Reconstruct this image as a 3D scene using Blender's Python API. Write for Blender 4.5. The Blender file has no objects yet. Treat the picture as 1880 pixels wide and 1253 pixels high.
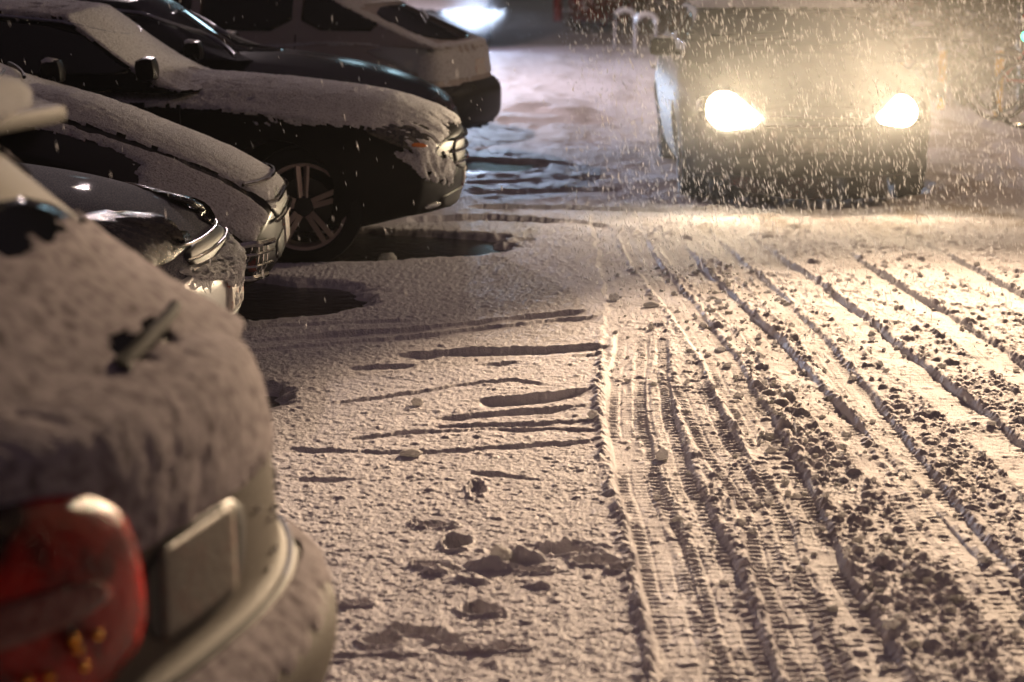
import bpy, bmesh, math, random
import numpy as np
from mathutils import Vector, Matrix
from mathutils.bvhtree import BVHTree
R = math.radians
PI = math.pi
SC = bpy.context.scene
COL = SC.collection

# ------------------------------------------------------------------ camera
F = 4000.0                      # focal length in pixels of the 1880 px wide photograph
CH = 1.90
YAW = math.atan(41 / F)
PITCH = math.atan((626.5 + 120) / F)
cam_d = bpy.data.cameras.new('camera')
cam = bpy.data.objects.new('camera', cam_d)
COL.objects.link(cam)
cam.location = (0, 0, CH)
cam.rotation_euler = (PI / 2 - PITCH, 0, YAW)
cam_d.sensor_width = 36.0
cam_d.lens = F / 1880 * 36.0
cam_d.clip_start = 0.1
cam_d.clip_end = 500
cam_d.dof.use_dof = True
cam_d.dof.focus_distance = 9.3
cam_d.dof.aperture_fstop = 2.9
SC.camera = cam
CM = cam.rotation_euler.to_matrix()


def ray(px, py):
    d = CM @ Vector(((px - 940) / F, (626.5 - py) / F, -1))
    return d


def at(px, py, Y):
    """the point of the vertical plane y = Y that the photograph shows at (px, py)"""
    d = ray(px, py)
    t = Y / d.y
    return Vector((d.x * t, Y, CH + d.z * t))


def gp(px, py, z=0.0):
    d = ray(px, py)
    t = (z - CH) / d.z
    return d.x * t, d.y * t


# ------------------------------------------------------------------ world, exposure
SC.view_settings.view_transform = 'Standard'
SC.view_settings.look = 'None'
SC.view_settings.exposure = 0.0
SC.view_settings.gamma = 1.0
SC.cycles.use_denoising = True
SC.cycles.max_bounces = 5
SC.cycles.diffuse_bounces = 1
SC.cycles.glossy_bounces = 3
SC.cycles.transmission_bounces = 3
SC.cycles.volume_bounces = 1
SC.cycles.sample_clamp_indirect = 6
SC.cycles.sample_clamp_direct = 60
SC.cycles.caustics_reflective = False
SC.cycles.caustics_refractive = False

world = bpy.data.worlds.new('World')
SC.world = world
world.use_nodes = True
nt = world.node_tree
bg = nt.nodes['Background']
tc = nt.nodes.new('ShaderNodeTexCoord')
sep = nt.nodes.new('ShaderNodeSeparateXYZ')
nt.links.new(tc.outputs['Generated'], sep.inputs[0])
ramp = nt.nodes.new('ShaderNodeValToRGB')
nt.links.new(sep.outputs['Z'], ramp.inputs['Fac'])
ramp.color_ramp.elements[0].position = 0.0
ramp.color_ramp.elements[0].color = (0.004, 0.003, 0.0035, 1)
ramp.color_ramp.elements[1].position = 0.75
ramp.color_ramp.elements[1].color = (0.260, 0.180, 0.220, 1)
e = ramp.color_ramp.elements.new(0.25)
e.color = (0.020, 0.014, 0.017, 1)
nt.links.new(ramp.outputs[0], bg.inputs['Color'])
bg.inputs['Strength'].default_value = 0.26        # the city's night glow on low snow clouds


# ------------------------------------------------------------------ materials
def mat(name, col, rough=0.5, metal=0.0, spec=0.5, emis=None, estr=0.0, coat=0.0, bump=None, vary=None,
        trans=0.0, ior=1.45):
    m = bpy.data.materials.new(name)
    m.use_nodes = True
    n = m.node_tree
    b = n.nodes['Principled BSDF']
    b.inputs['Base Color'].default_value = (*col, 1)
    b.inputs['Roughness'].default_value = rough
    b.inputs['Metallic'].default_value = metal
    b.inputs['Specular IOR Level'].default_value = spec
    b.inputs['Coat Weight'].default_value = coat
    b.inputs['IOR'].default_value = ior
    b.inputs['Transmission Weight'].default_value = trans
    if emis:
        b.inputs['Emission Color'].default_value = (*emis, 1)
        b.inputs['Emission Strength'].default_value = estr
    t = n.nodes.new('ShaderNodeTexCoord')
    if vary:                                     # vary = (second colour, noise scale, sharp low, sharp high)
        nz = n.nodes.new('ShaderNodeTexNoise')
        nz.inputs['Scale'].default_value = vary[1]
        nz.inputs['Detail'].default_value = 6
        n.links.new(t.outputs['Object'], nz.inputs['Vector'])
        mr = n.nodes.new('ShaderNodeMapRange')
        mr.inputs['From Min'].default_value = vary[2]
        mr.inputs['From Max'].default_value = vary[3]
        n.links.new(nz.outputs['Fac'], mr.inputs['Value'])
        mx = n.nodes.new('ShaderNodeMix')
        mx.data_type = 'RGBA'
        mx.inputs[6].default_value = (*col, 1)
        mx.inputs[7].default_value = (*vary[0], 1)
        n.links.new(mr.outputs[0], mx.inputs[0])
        n.links.new(mx.outputs[2], b.inputs['Base Color'])
    if bump:                                     # bump = list of (scale, distance)
        prev = None
        for sc_, dist in bump:
            nz = n.nodes.new('ShaderNodeTexNoise')
            nz.inputs['Scale'].default_value = sc_
            nz.inputs['Detail'].default_value = 4
            nz.inputs['Roughness'].default_value = 0.6
            n.links.new(t.outputs['Object'], nz.inputs['Vector'])
            bp = n.nodes.new('ShaderNodeBump')
            bp.inputs['Strength'].default_value = 1.0
            bp.inputs['Distance'].default_value = dist
            n.links.new(nz.outputs['Fac'], bp.inputs['Height'])
            if prev:
                n.links.new(prev.outputs[0], bp.inputs['Normal'])
            prev = bp
        n.links.new(prev.outputs[0], b.inputs['Normal'])
    return m


M_snow = mat('snow', (0.80, 0.80, 0.82), 0.9, spec=0.06, bump=[(230, 0.010), (70, 0.010)])
M_snow_car = mat('car_snow', (0.76, 0.75, 0.79), 0.9, spec=0.06, vary=((0.36, 0.33, 0.35), 75, 0.50, 0.72), bump=[(230, 0.010), (70, 0.010)])
M_snow_thick = mat('snow_wet', (0.74, 0.72, 0.71), 0.65, spec=0.2, bump=[(180, 0.004), (45, 0.01)])
# thin snow with dark patches worn through it, on the near hatchback
M_snow_thin = mat('thin_snow', (0.47, 0.42, 0.44), 0.9, spec=0.06, vary=((0.13, 0.105, 0.11), 38, 0.46, 0.74), bump=[(200, 0.005)])
M_black = mat('black_paint', (0.003, 0.0025, 0.0025), 0.35, spec=0.12, coat=0.0, bump=[(300, 0.0006)])
M_navy = mat('navy_paint', (0.005, 0.006, 0.013), 0.2, spec=0.3, coat=0.15)
M_grey = mat('grey_paint', (0.010, 0.009, 0.010), 0.35, spec=0.2, metal=0.0, coat=0.05)
M_dull = mat('dull_grey_paint', (0.03, 0.028, 0.026), 0.6, spec=0.2)
M_silver = mat('silver_paint', (0.42, 0.42, 0.43), 0.3, metal=0.35, coat=0.4, bump=[(240, 0.0012)])
M_wetblue = mat('wet_bluegrey_paint', (0.055, 0.055, 0.075), 0.8, spec=0.04, metal=0.0, coat=0.05, vary=((0.26, 0.25, 0.28), 160, 0.40, 0.75), bump=[(400, 0.0008)])
M_beige = mat('champagne_paint', (0.13, 0.112, 0.09), 0.6, spec=0.15, metal=0.0, coat=0.0, bump=[(140, 0.002)])
M_white = mat('white_paint', (0.42, 0.37, 0.37), 0.45, coat=0.2, bump=[(120, 0.003)])
M_glass = mat('dark_glass', (0.004, 0.005, 0.006), 0.04, spec=0.6)
M_lamp_glass = mat('lamp_glass', (0.10, 0.09, 0.07), 0.12, spec=0.9, metal=0.2, vary=((0.02, 0.018, 0.014), 30, 0.4, 0.6), bump=[(90, 0.004)])
M_chrome = mat('chrome', (0.55, 0.54, 0.52), 0.12, metal=1.0)
M_trim = mat('window_trim', (0.30, 0.31, 0.40), 0.35, metal=0.6)
M_plastic = mat('black_plastic', (0.012, 0.012, 0.012), 0.5)
M_rubber = mat('tyre_rubber', (0.012, 0.012, 0.012), 0.85, spec=0.2)
M_alloy = mat('alloy', (0.50, 0.41, 0.36), 0.38, metal=0.5)
M_plate = mat('number_plate', (0.62, 0.58, 0.54), 0.4, vary=((0.50, 0.20, 0.16), 22, 0.58, 0.62), bump=[(70, 0.004)])
M_plate_dim = mat('dirty_plate', (0.10, 0.09, 0.08), 0.6, vary=((0.2, 0.18, 0.16), 30, 0.5, 0.6))
M_plate_tan = mat('snowy_plate', (0.16, 0.14, 0.115), 0.5, vary=((0.16, 0.11, 0.09), 26, 0.5, 0.6), bump=[(60, 0.004)])
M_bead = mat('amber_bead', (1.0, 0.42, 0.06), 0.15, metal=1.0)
M_red = mat('red_lamp_glass', (0.42, 0.008, 0.002), 0.16, spec=0.3, vary=((0.02, 0.001, 0.001), 7, 0.45, 0.62), bump=[(60, 0.006)])
M_amber = mat('amber_lamp_glass', (0.55, 0.16, 0.02), 0.1, spec=0.8)
M_clear = mat('clear_lamp_glass', (0.16, 0.030, 0.022), 0.1, spec=0.8, bump=[(50, 0.006)])
M_head_on = mat('lit_headlamp', (1, 0.9, 0.7), 0.3, emis=(1.0, 0.84, 0.58), estr=140)
M_head_blue = mat('lit_bluish_headlamp', (1, 1, 1), 0.3, emis=(0.50, 0.58, 1.0), estr=220)
M_green_on = mat('lit_green_signal', (0.1, 0.8, 0.5), 0.3, emis=(0.05, 1.0, 0.45), estr=9)
M_red_on = mat('lit_red_lamp', (0.8, 0.05, 0.05), 0.3, emis=(1.0, 0.06, 0.05), estr=3)
M_lamp_on = mat('lit_street_lamp', (1, 0.9, 0.8), 0.3, emis=(1.0, 0.78, 0.60), estr=120)
M_pane_added = mat('added_lit_pane', (0.5, 0.6, 0.7), 0.4, emis=(0.55, 0.85, 1.0), estr=9)  # glow added for bluish reflections in the puddles
M_yellow = mat('yellow_paint', (0.62, 0.36, 0.03), 0.5, vary=((0.35, 0.24, 0.05), 12, 0.5, 0.7))
M_metal = mat('dark_metal', (0.05, 0.05, 0.05), 0.4, metal=0.8)
M_bark = mat('bark', (0.09, 0.065, 0.05), 0.9, bump=[(25, 0.02)])
M_leaf = mat('wet_leaf', (0.07, 0.065, 0.03), 0.6, vary=((0.10, 0.045, 0.025), 3, 0.4, 0.6))
M_leaf_g = mat('green_leaf', (0.05, 0.085, 0.03), 0.6, vary=((0.09, 0.075, 0.03), 4, 0.4, 0.6))
M_brick = mat('brick', (0.20, 0.11, 0.08), 0.9, vary=((0.12, 0.08, 0.06), 2, 0.4, 0.6), bump=[(12, 0.02)])
M_redp = mat('red_paint', (0.30, 0.03, 0.025), 0.4)
M_asphalt = mat('wet_asphalt', (0.018, 0.017, 0.018), 0.12, spec=0.6, bump=[(160, 0.0012), (14, 0.005)])
M_pole = mat('green_paint', (0.03, 0.07, 0.04), 0.4)

# falling wet snow: light passes through each flake
M_flake = bpy.data.materials.new('snowflake')
M_flake.use_nodes = True
n_ = M_flake.node_tree
n_.nodes.clear()
o_ = n_.nodes.new('ShaderNodeOutputMaterial')
mx_ = n_.nodes.new('ShaderNodeMixShader')
tr_ = n_.nodes.new('ShaderNodeBsdfTranslucent')
df_ = n_.nodes.new('ShaderNodeBsdfDiffuse')
tr_.inputs[0].default_value = (0.95, 0.95, 0.97, 1)
df_.inputs[0].default_value = (0.85, 0.85, 0.87, 1)
mx_.inputs[0].default_value = 0.65
n_.links.new(df_.outputs[0], mx_.inputs[1])
n_.links.new(tr_.outputs[0], mx_.inputs[2])
n_.links.new(mx_.outputs[0], o_.inputs[0])

n_ = M_snow_thick.node_tree
tr_ = n_.nodes.new('ShaderNodeBsdfTranslucent')
tr_.inputs[0].default_value = (0.88, 0.86, 0.86, 1)
mx_ = n_.nodes.new('ShaderNodeMixShader')
mx_.inputs[0].default_value = 0.5
n_.links.new(n_.nodes['Principled BSDF'].outputs[0], mx_.inputs[1])
n_.links.new(tr_.outputs[0], mx_.inputs[2])
n_.links.new(mx_.outputs[0], n_.nodes['Material Output'].inputs['Surface'])

# the road's snow: white where fresh, brown slush where the 'dirt' attribute says tyres stirred it, plus painted golden light on the right lane
M_road = bpy.data.materials.new('road_snow')
M_road.use_nodes = True
n_ = M_road.node_tree
b_ = n_.nodes['Principled BSDF']
b_.inputs['Roughness'].default_value = 0.7
b_.inputs['Specular IOR Level'].default_value = 0.15
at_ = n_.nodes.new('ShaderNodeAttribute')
at_.attribute_name = 'dirt_and_light'
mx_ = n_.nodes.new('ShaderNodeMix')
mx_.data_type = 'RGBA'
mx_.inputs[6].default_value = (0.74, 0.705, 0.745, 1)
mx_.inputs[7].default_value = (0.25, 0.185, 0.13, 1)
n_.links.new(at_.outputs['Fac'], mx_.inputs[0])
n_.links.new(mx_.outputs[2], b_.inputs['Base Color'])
tc_ = n_.nodes.new('ShaderNodeTexCoord')
nz_ = n_.nodes.new('ShaderNodeTexNoise')
nz_.inputs['Scale'].default_value = 140
nz_.inputs['Detail'].default_value = 5
n_.links.new(tc_.outputs['Object'], nz_.inputs['Vector'])
bp_ = n_.nodes.new('ShaderNodeBump')
bp_.inputs['Distance'].default_value = 0.005
bp_.inputs['Strength'].default_value = 0.8
n_.links.new(nz_.outputs['Fac'], bp_.inputs['Height'])
n_.links.new(bp_.outputs[0], b_.inputs['Normal'])


# ------------------------------------------------------------------ helpers
def tag(o, label=None, cat=None, group=None, kind=None):
    if label:
        o['label'] = label
    if cat:
        o['category'] = cat
    if group:
        o['group'] = group
    if kind:
        o['kind'] = kind
    return o


def empty(name, loc, rz=0.0, label=None, cat=None, group=None):
    o = bpy.data.objects.new(name, None)
    o.empty_display_size = 0.2
    COL.objects.link(o)
    o.location = loc
    o.rotation_euler = (0, 0, rz)
    return tag(o, label, cat, group)


def np_mesh(name, V, Q, m, parent=None, smooth=True):
    """mesh from numpy vertices (n,3) and quads (m,4) or a list of polygons"""
    me = bpy.data.meshes.new(name)
    if isinstance(Q, np.ndarray):
        k = Q.shape[1]
        me.vertices.add(len(V))
        me.vertices.foreach_set('co', np.ascontiguousarray(V, dtype=np.float32).ravel())
        me.loops.add(Q.size)
        me.loops.foreach_set('vertex_index', np.ascontiguousarray(Q, dtype=np.int32).ravel())
        me.polygons.add(len(Q))
        me.polygons.foreach_set('loop_start', np.arange(0, Q.size, k, dtype=np.int32))
        me.update(calc_edges=True)
    else:
        me.from_pydata([tuple(v) for v in V], [], Q)
        me.update()
    me.polygons.foreach_set('use_smooth', np.full(len(me.polygons), smooth))
    me.materials.append(m)
    o = bpy.data.objects.new(name, me)
    COL.objects.link(o)
    if parent:
        o.parent = parent
    return o


class MB:
    """collects boxes, tubes and lathes and links them as one mesh object"""
    def __init__(self):
        self.bm = bmesh.new()

    def box(self, c, s, rot=None, bev=0.0):
        r = bmesh.ops.create_cube(self.bm, size=1.0)
        vs = r['verts']
        mt = Matrix.Translation(c) @ (rot.to_4x4() if rot else Matrix.Identity(4)) @ Matrix.Diagonal((*s, 1))
        bmesh.ops.transform(self.bm, matrix=mt, verts=vs)
        if bev:
            es = list({e for v in vs for e in v.link_edges})
            bmesh.ops.bevel(self.bm, geom=es, offset=bev, segments=2, affect='EDGES', profile=0.6)
        return self

    def tube(self, pts, r, n=10, caps=True, closed=False):
        pts = [Vector(p) for p in pts]
        rr = r if isinstance(r, (list, tuple)) else [r] * len(pts)
        rings = []
        N = len(pts)
        for i, p in enumerate(pts):
            a = pts[(i - 1) % N] if (closed or i) else p
            b = pts[(i + 1) % N] if (closed or i < N - 1) else p
            t = (b - a).normalized()
            up = Vector((0, 0, 1)) if abs(t.z) < 0.9 else Vector((1, 0, 0))
            u = t.cross(up).normalized()
            w = t.cross(u).normalized()
            rings.append([self.bm.verts.new(p + (u * math.cos(2 * PI * k / n) + w * math.sin(2 * PI * k / n)) * rr[i]) for k in range(n)])
        for i in range(N if closed else N - 1):
            A, B = rings[i], rings[(i + 1) % N]
            for k in range(n):
                self.bm.faces.new((A[k], A[(k + 1) % n], B[(k + 1) % n], B[k]))
        if caps and not closed:
            self.bm.faces.new(rings[0][::-1])
            self.bm.faces.new(rings[-1])
        return self

    def lathe(self, prof, c=(0, 0, 0), axis='Y', n=48):
        """prof = list of (radius, offset along the axis)"""
        rings = []
        for r, h in prof:
            ring = []
            for k in range(n):
                a = 2 * PI * k / n
                x, z = r * math.cos(a), r * math.sin(a)
                p = {'Y': (x, h, z), 'Z': (x, z, h), 'X': (h, x, z)}[axis]
                ring.append(self.bm.verts.new(Vector(p) + Vector(c)))
            rings.append(ring)
        for A, B in zip(rings, rings[1:]):
            for k in range(n):
                self.bm.faces.new((A[k], A[(k + 1) % n], B[(k + 1) % n], B[k]))
        return self

    def ell(self, c, s, sub=3, rough=0.0, seed=0, rot=None):
        r = bmesh.ops.create_icosphere(self.bm, subdivisions=sub, radius=1.0)
        rd = random.Random(seed)
        ph = [rd.uniform(0, 9) for _ in range(6)]
        for v in r['verts']:
            if rough:
                p = v.co
                k = 1 + rough * (math.sin(3.1 * p.x + ph[0]) * math.sin(2.7 * p.y + ph[1]) + math.sin(5.3 * p.z + ph[2]) * math.sin(6.1 * p.x + ph[3]) * 0.7 + math.sin(9 * p.y + ph[4]) * math.sin(8 * p.z + ph[5]) * 0.4)
                v.co = p * k
        mt = Matrix.Translation(c) @ (rot.to_4x4() if rot else Matrix.Identity(4)) @ Matrix.Diagonal((*s, 1))
        bmesh.ops.transform(self.bm, matrix=mt, verts=r['verts'])
        return self

    def build(self, name, m, parent=None, smooth=True):
        bmesh.ops.recalc_face_normals(self.bm, faces=self.bm.faces)
        me = bpy.data.meshes.new(name)
        self.bm.to_mesh(me)
        self.bm.free()
        me.polygons.foreach_set('use_smooth', np.full(len(me.polygons), smooth))
        if smooth:
            try:
                me.set_sharp_from_angle(angle=R(40))
            except Exception:
                pass
        me.materials.append(m)
        o = bpy.data.objects.new(name, me)
        COL.objects.link(o)
        if parent:
            o.parent = parent
        return o


# ---- vectorised noise
def _hash(ix, iy, seed):
    h = ix.astype(np.int32).view(np.uint32) * np.uint32(374761393) + iy.astype(np.int32).view(np.uint32) * np.uint32(668265263) + np.uint32((seed * 1442695041) & 0xffffffff)
    h = (h ^ (h >> np.uint32(13))) * np.uint32(1274126177)
    return ((h ^ (h >> np.uint32(16))) & np.uint32(0xffff)).astype(np.float32) / np.float32(65535.0)


def vnoise(x, y, seed=0):
    ix, iy = np.floor(x), np.floor(y)
    fx, fy = (x - ix).astype(np.float32), (y - iy).astype(np.float32)
    fx = fx * fx * (3 - 2 * fx)
    fy = fy * fy * (3 - 2 * fy)
    a, b = _hash(ix, iy, seed), _hash(ix + 1, iy, seed)
    c, d = _hash(ix, iy + 1, seed), _hash(ix + 1, iy + 1, seed)
    return (a + (b - a) * fx) * (1 - fy) + (c + (d - c) * fx) * fy


def fbm(x, y, s, oct=3, seed=0):
    """value noise around 0, feature size s metres"""
    t, a, tot = 0, 1.0, 0
    for k in range(oct):
        t = t + a * (vnoise(x / s * 2 ** k + 17.3 * k, y / s * 2 ** k + 5.1 * k, seed + k) - 0.5)
        tot += a
        a *= 0.55
    return t / tot * 2


def ss(x, a, b):
    t = np.clip((x - a) / (b - a), 0, 1)
    return t * t * (3 - 2 * t)


def domes(x, y, cell, seed, prob, rmin=0.25, rmax=0.55):
    """scattered rounded lumps, 0..1; prob is an array of local densities"""
    out = np.zeros_like(x)
    prob = np.broadcast_to(prob, x.shape)
    sel = (prob > 0.01) & (y < 18) & (np.abs(x) < 0.32 * y + 0.5) & (y > 4.4)
    if not sel.all():
        if sel.any():
            out[sel] = domes(x[sel], y[sel], cell, seed, prob[sel], rmin, rmax)
        return out
    ix, iy = np.floor(x / cell), np.floor(y / cell)
    for dx in (-1, 0, 1):
        for dy in (-1, 0, 1):
            jx, jy = ix + dx, iy + dy
            cx = (jx + 0.15 + 0.7 * _hash(jx, jy, seed)) * cell
            cy = (jy + 0.15 + 0.7 * _hash(jx, jy, seed + 1)) * cell
            r = cell * (rmin + (rmax - rmin) * _hash(jx, jy, seed + 2) ** 2)
            on = _hash(jx, jy, seed + 3) < prob
            q = 1 - ((x - cx) ** 2 + (y - cy) ** 2) / (r * r)
            d = np.sqrt(np.clip(q, 0, 1)) * (r / (cell * rmax)) * on
            out = np.maximum(out, d)
    return out


# ------------------------------------------------------------------ the ground
# one dense sheet of real relief in front of the camera, coarser to the sides and far away
def curve_xy(pts):
    w = [gp(*p) for p in pts]
    w.sort(key=lambda q: q[1])
    return np.array([q[0] for q in w]), np.array([q[1] for q in w])


LONG = [  # tyre tracks along the street: centre line, width, depth, tread, smoothness
    ([(1160, 600), (1152, 700), (1155, 800), (1176, 900), (1212, 1000), (1232, 1060), (1262, 1253)], 0.17, 0.020, 0.0045),
    ([(1190, 600), (1200, 700), (1215, 800), (1248, 900), (1290, 1000), (1325, 1100), (1362, 1253)], 0.15, 0.016, 0.0055),
    ([(1235, 640), (1290, 770), (1335, 850), (1395, 950), (1440, 1060), (1502, 1253)], 0.17, 0.014, 0.0065),
    ([(1235, 455), (1263, 495), (1395, 627), (1483, 730), (1575, 833), (1700, 970), (1880, 1170)], 0.17, 0.022, 0.0022),
    ([(1290, 440), (1370, 510), (1465, 605), (1570, 730), (1660, 850), (1760, 990), (1880, 1140)], 0.13, 0.015, 0.003),
    ([(1350, 440), (1450, 510), (1557, 594), (1667, 686), (1740, 741), (1850, 840), (1990, 980)], 0.19, 0.024, 0.0015),
    ([(1500, 455), (1575, 502), (1704, 583), (1814, 657), (1880, 705), (2000, 800)], 0.19, 0.018, 0.002),
    ([(1640, 440), (1760, 500), (1900, 580), (2050, 680)], 0.2, 0.02, 0.002),
    ([(1150, 430), (1190, 500), (1330, 680), (1420, 860), (1600, 1253)], 0.16, 0.008, 0.004),
]
CROSS = [  # ledges left by wheels that turned into the parking bays: (points), depth, fade
    ([(430, 643), (500, 637), (610, 625), (720, 618), (840, 605), (960, 592), (1080, 580)], 0.021, 0.20),
    ([(430, 660), (500, 654), (610, 645), (780, 628), (900, 610), (1000, 600), (1105, 590)], 0.016, 0.22),
    ([(430, 622), (500, 612), (640, 603), (760, 600)], 0.009, 0.12),
    ([(725, 666), (850, 658), (1000, 652), (1122, 645)], 0.028, 0.22),
    ([(640, 691), (700, 687), (765, 686)], 0.018, 0.12),
    ([(880, 684), (960, 680)], 0.012, 0.1),
    ([(1030, 670), (1120, 664)], 0.014, 0.1),
    ([(875, 752), (930, 748), (1000, 742), (1090, 729)], 0.034, 0.18),
    ([(800, 783), (900, 773), (1000, 765), (1105, 757)], 0.018, 0.12),
    ([(780, 800), (900, 792), (1000, 790), (1100, 785)], 0.011, 0.09),
    ([(640, 822), (760, 806), (860, 800), (1100, 803)], 0.012, 0.08),
    ([(530, 838), (700, 845), (850, 838), (1000, 830), (1100, 822)], 0.012, 0.08),
    ([(600, 758), (700, 745), (800, 730), (850, 718)], 0.011, 0.06),
    ([(830, 722), (950, 712), (1010, 722)], 0.012, 0.06),
    ([(528, 898), (650, 896)], 0.011, 0.06),
    ([(850, 880), (960, 890), (1000, 896)], 0.012, 0.06),
    ([(750, 408), (900, 405), (1000, 410), (1120, 420)], 0.030, 0.35),
    ([(860, 385), (1000, 386), (1150, 388), (1300, 390)], 0.022, 0.3),
    ([(860, 360), (1000, 356), (1150, 352)], 0.022, 0.3),
    ([(860, 342), (1000, 335), (1160, 330)], 0.018, 0.4),
]
PITS = [  # (px, py, half length, half depth, height change): footprints and a scraped-up heap
    (1035, 1030, 0.095, 0.045, -0.040), (1095, 1050, 0.085, 0.045, -0.040), (1140, 1065, 0.04, 0.03, -0.025), (985, 1066, 0.060, 0.035, -0.030),
    (835, 1015, 0.045, 0.075, -0.048), (800, 983, 0.060, 0.025, -0.030), (770, 978, 0.03, 0.02, -0.02), (790, 1058, 0.05, 0.03, -0.020), (825, 1066, 0.04, 0.02, -0.02),
    (880, 1142, 0.050, 0.055, -0.040), (910, 1150, 0.03, 0.02, -0.02), (768, 1183, 0.060, 0.028, -0.030), (820, 1196, 0.045, 0.02, -0.024),
    (905, 1214, 0.085, 0.028, -0.028), (850, 1216, 0.05, 0.03, -0.018),
    (700, 1200, 0.045, 0.05, -0.025), (650, 1130, 0.05, 0.03, -0.015),
    (875, 915, 0.028, 0.10, -0.014), (905, 1060, 0.075, 0.05, 0.045), (955, 1048, 0.08, 0.035, 0.045), (1060, 1018, 0.11, 0.022, 0.018), (700, 1225, 0.18, 0.02, 0.012), (800, 1072, 0.06, 0.02, 0.02),
    (860, 1085, 0.08, 0.045, 0.022), (990, 1095, 0.05, 0.03, 0.020), (1000, 1020, 0.16, 0.03, 0.012),
    (730, 1178, 0.04, 0.03, 0.018), (1040, 1020, 0.02, 0.02, 0.014),
    (970, 205, 0.35, 0.5, 0.10), (1045, 212, 0.30, 0.45, 0.09), (1000, 222, 0.9, 0.6, 0.04),
]
WATER = [  # bare wet asphalt: centre x, y, half sizes
    (-2.60, 13.25, 2.33, 0.82), (-3.1, 11.25, 2.15, 0.85), (-2.0, 17.95, 1.98, 0.75),
    (-3.2, 8.7, 2.0, 0.6), (-3.0, 15.6, 2.0, 0.7), (-2.9, 3.4, 2.3, 0.75),
    (2.25, 17.2, 0.75, 1.5),
]
WATER_EDGE = 0.0


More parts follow.
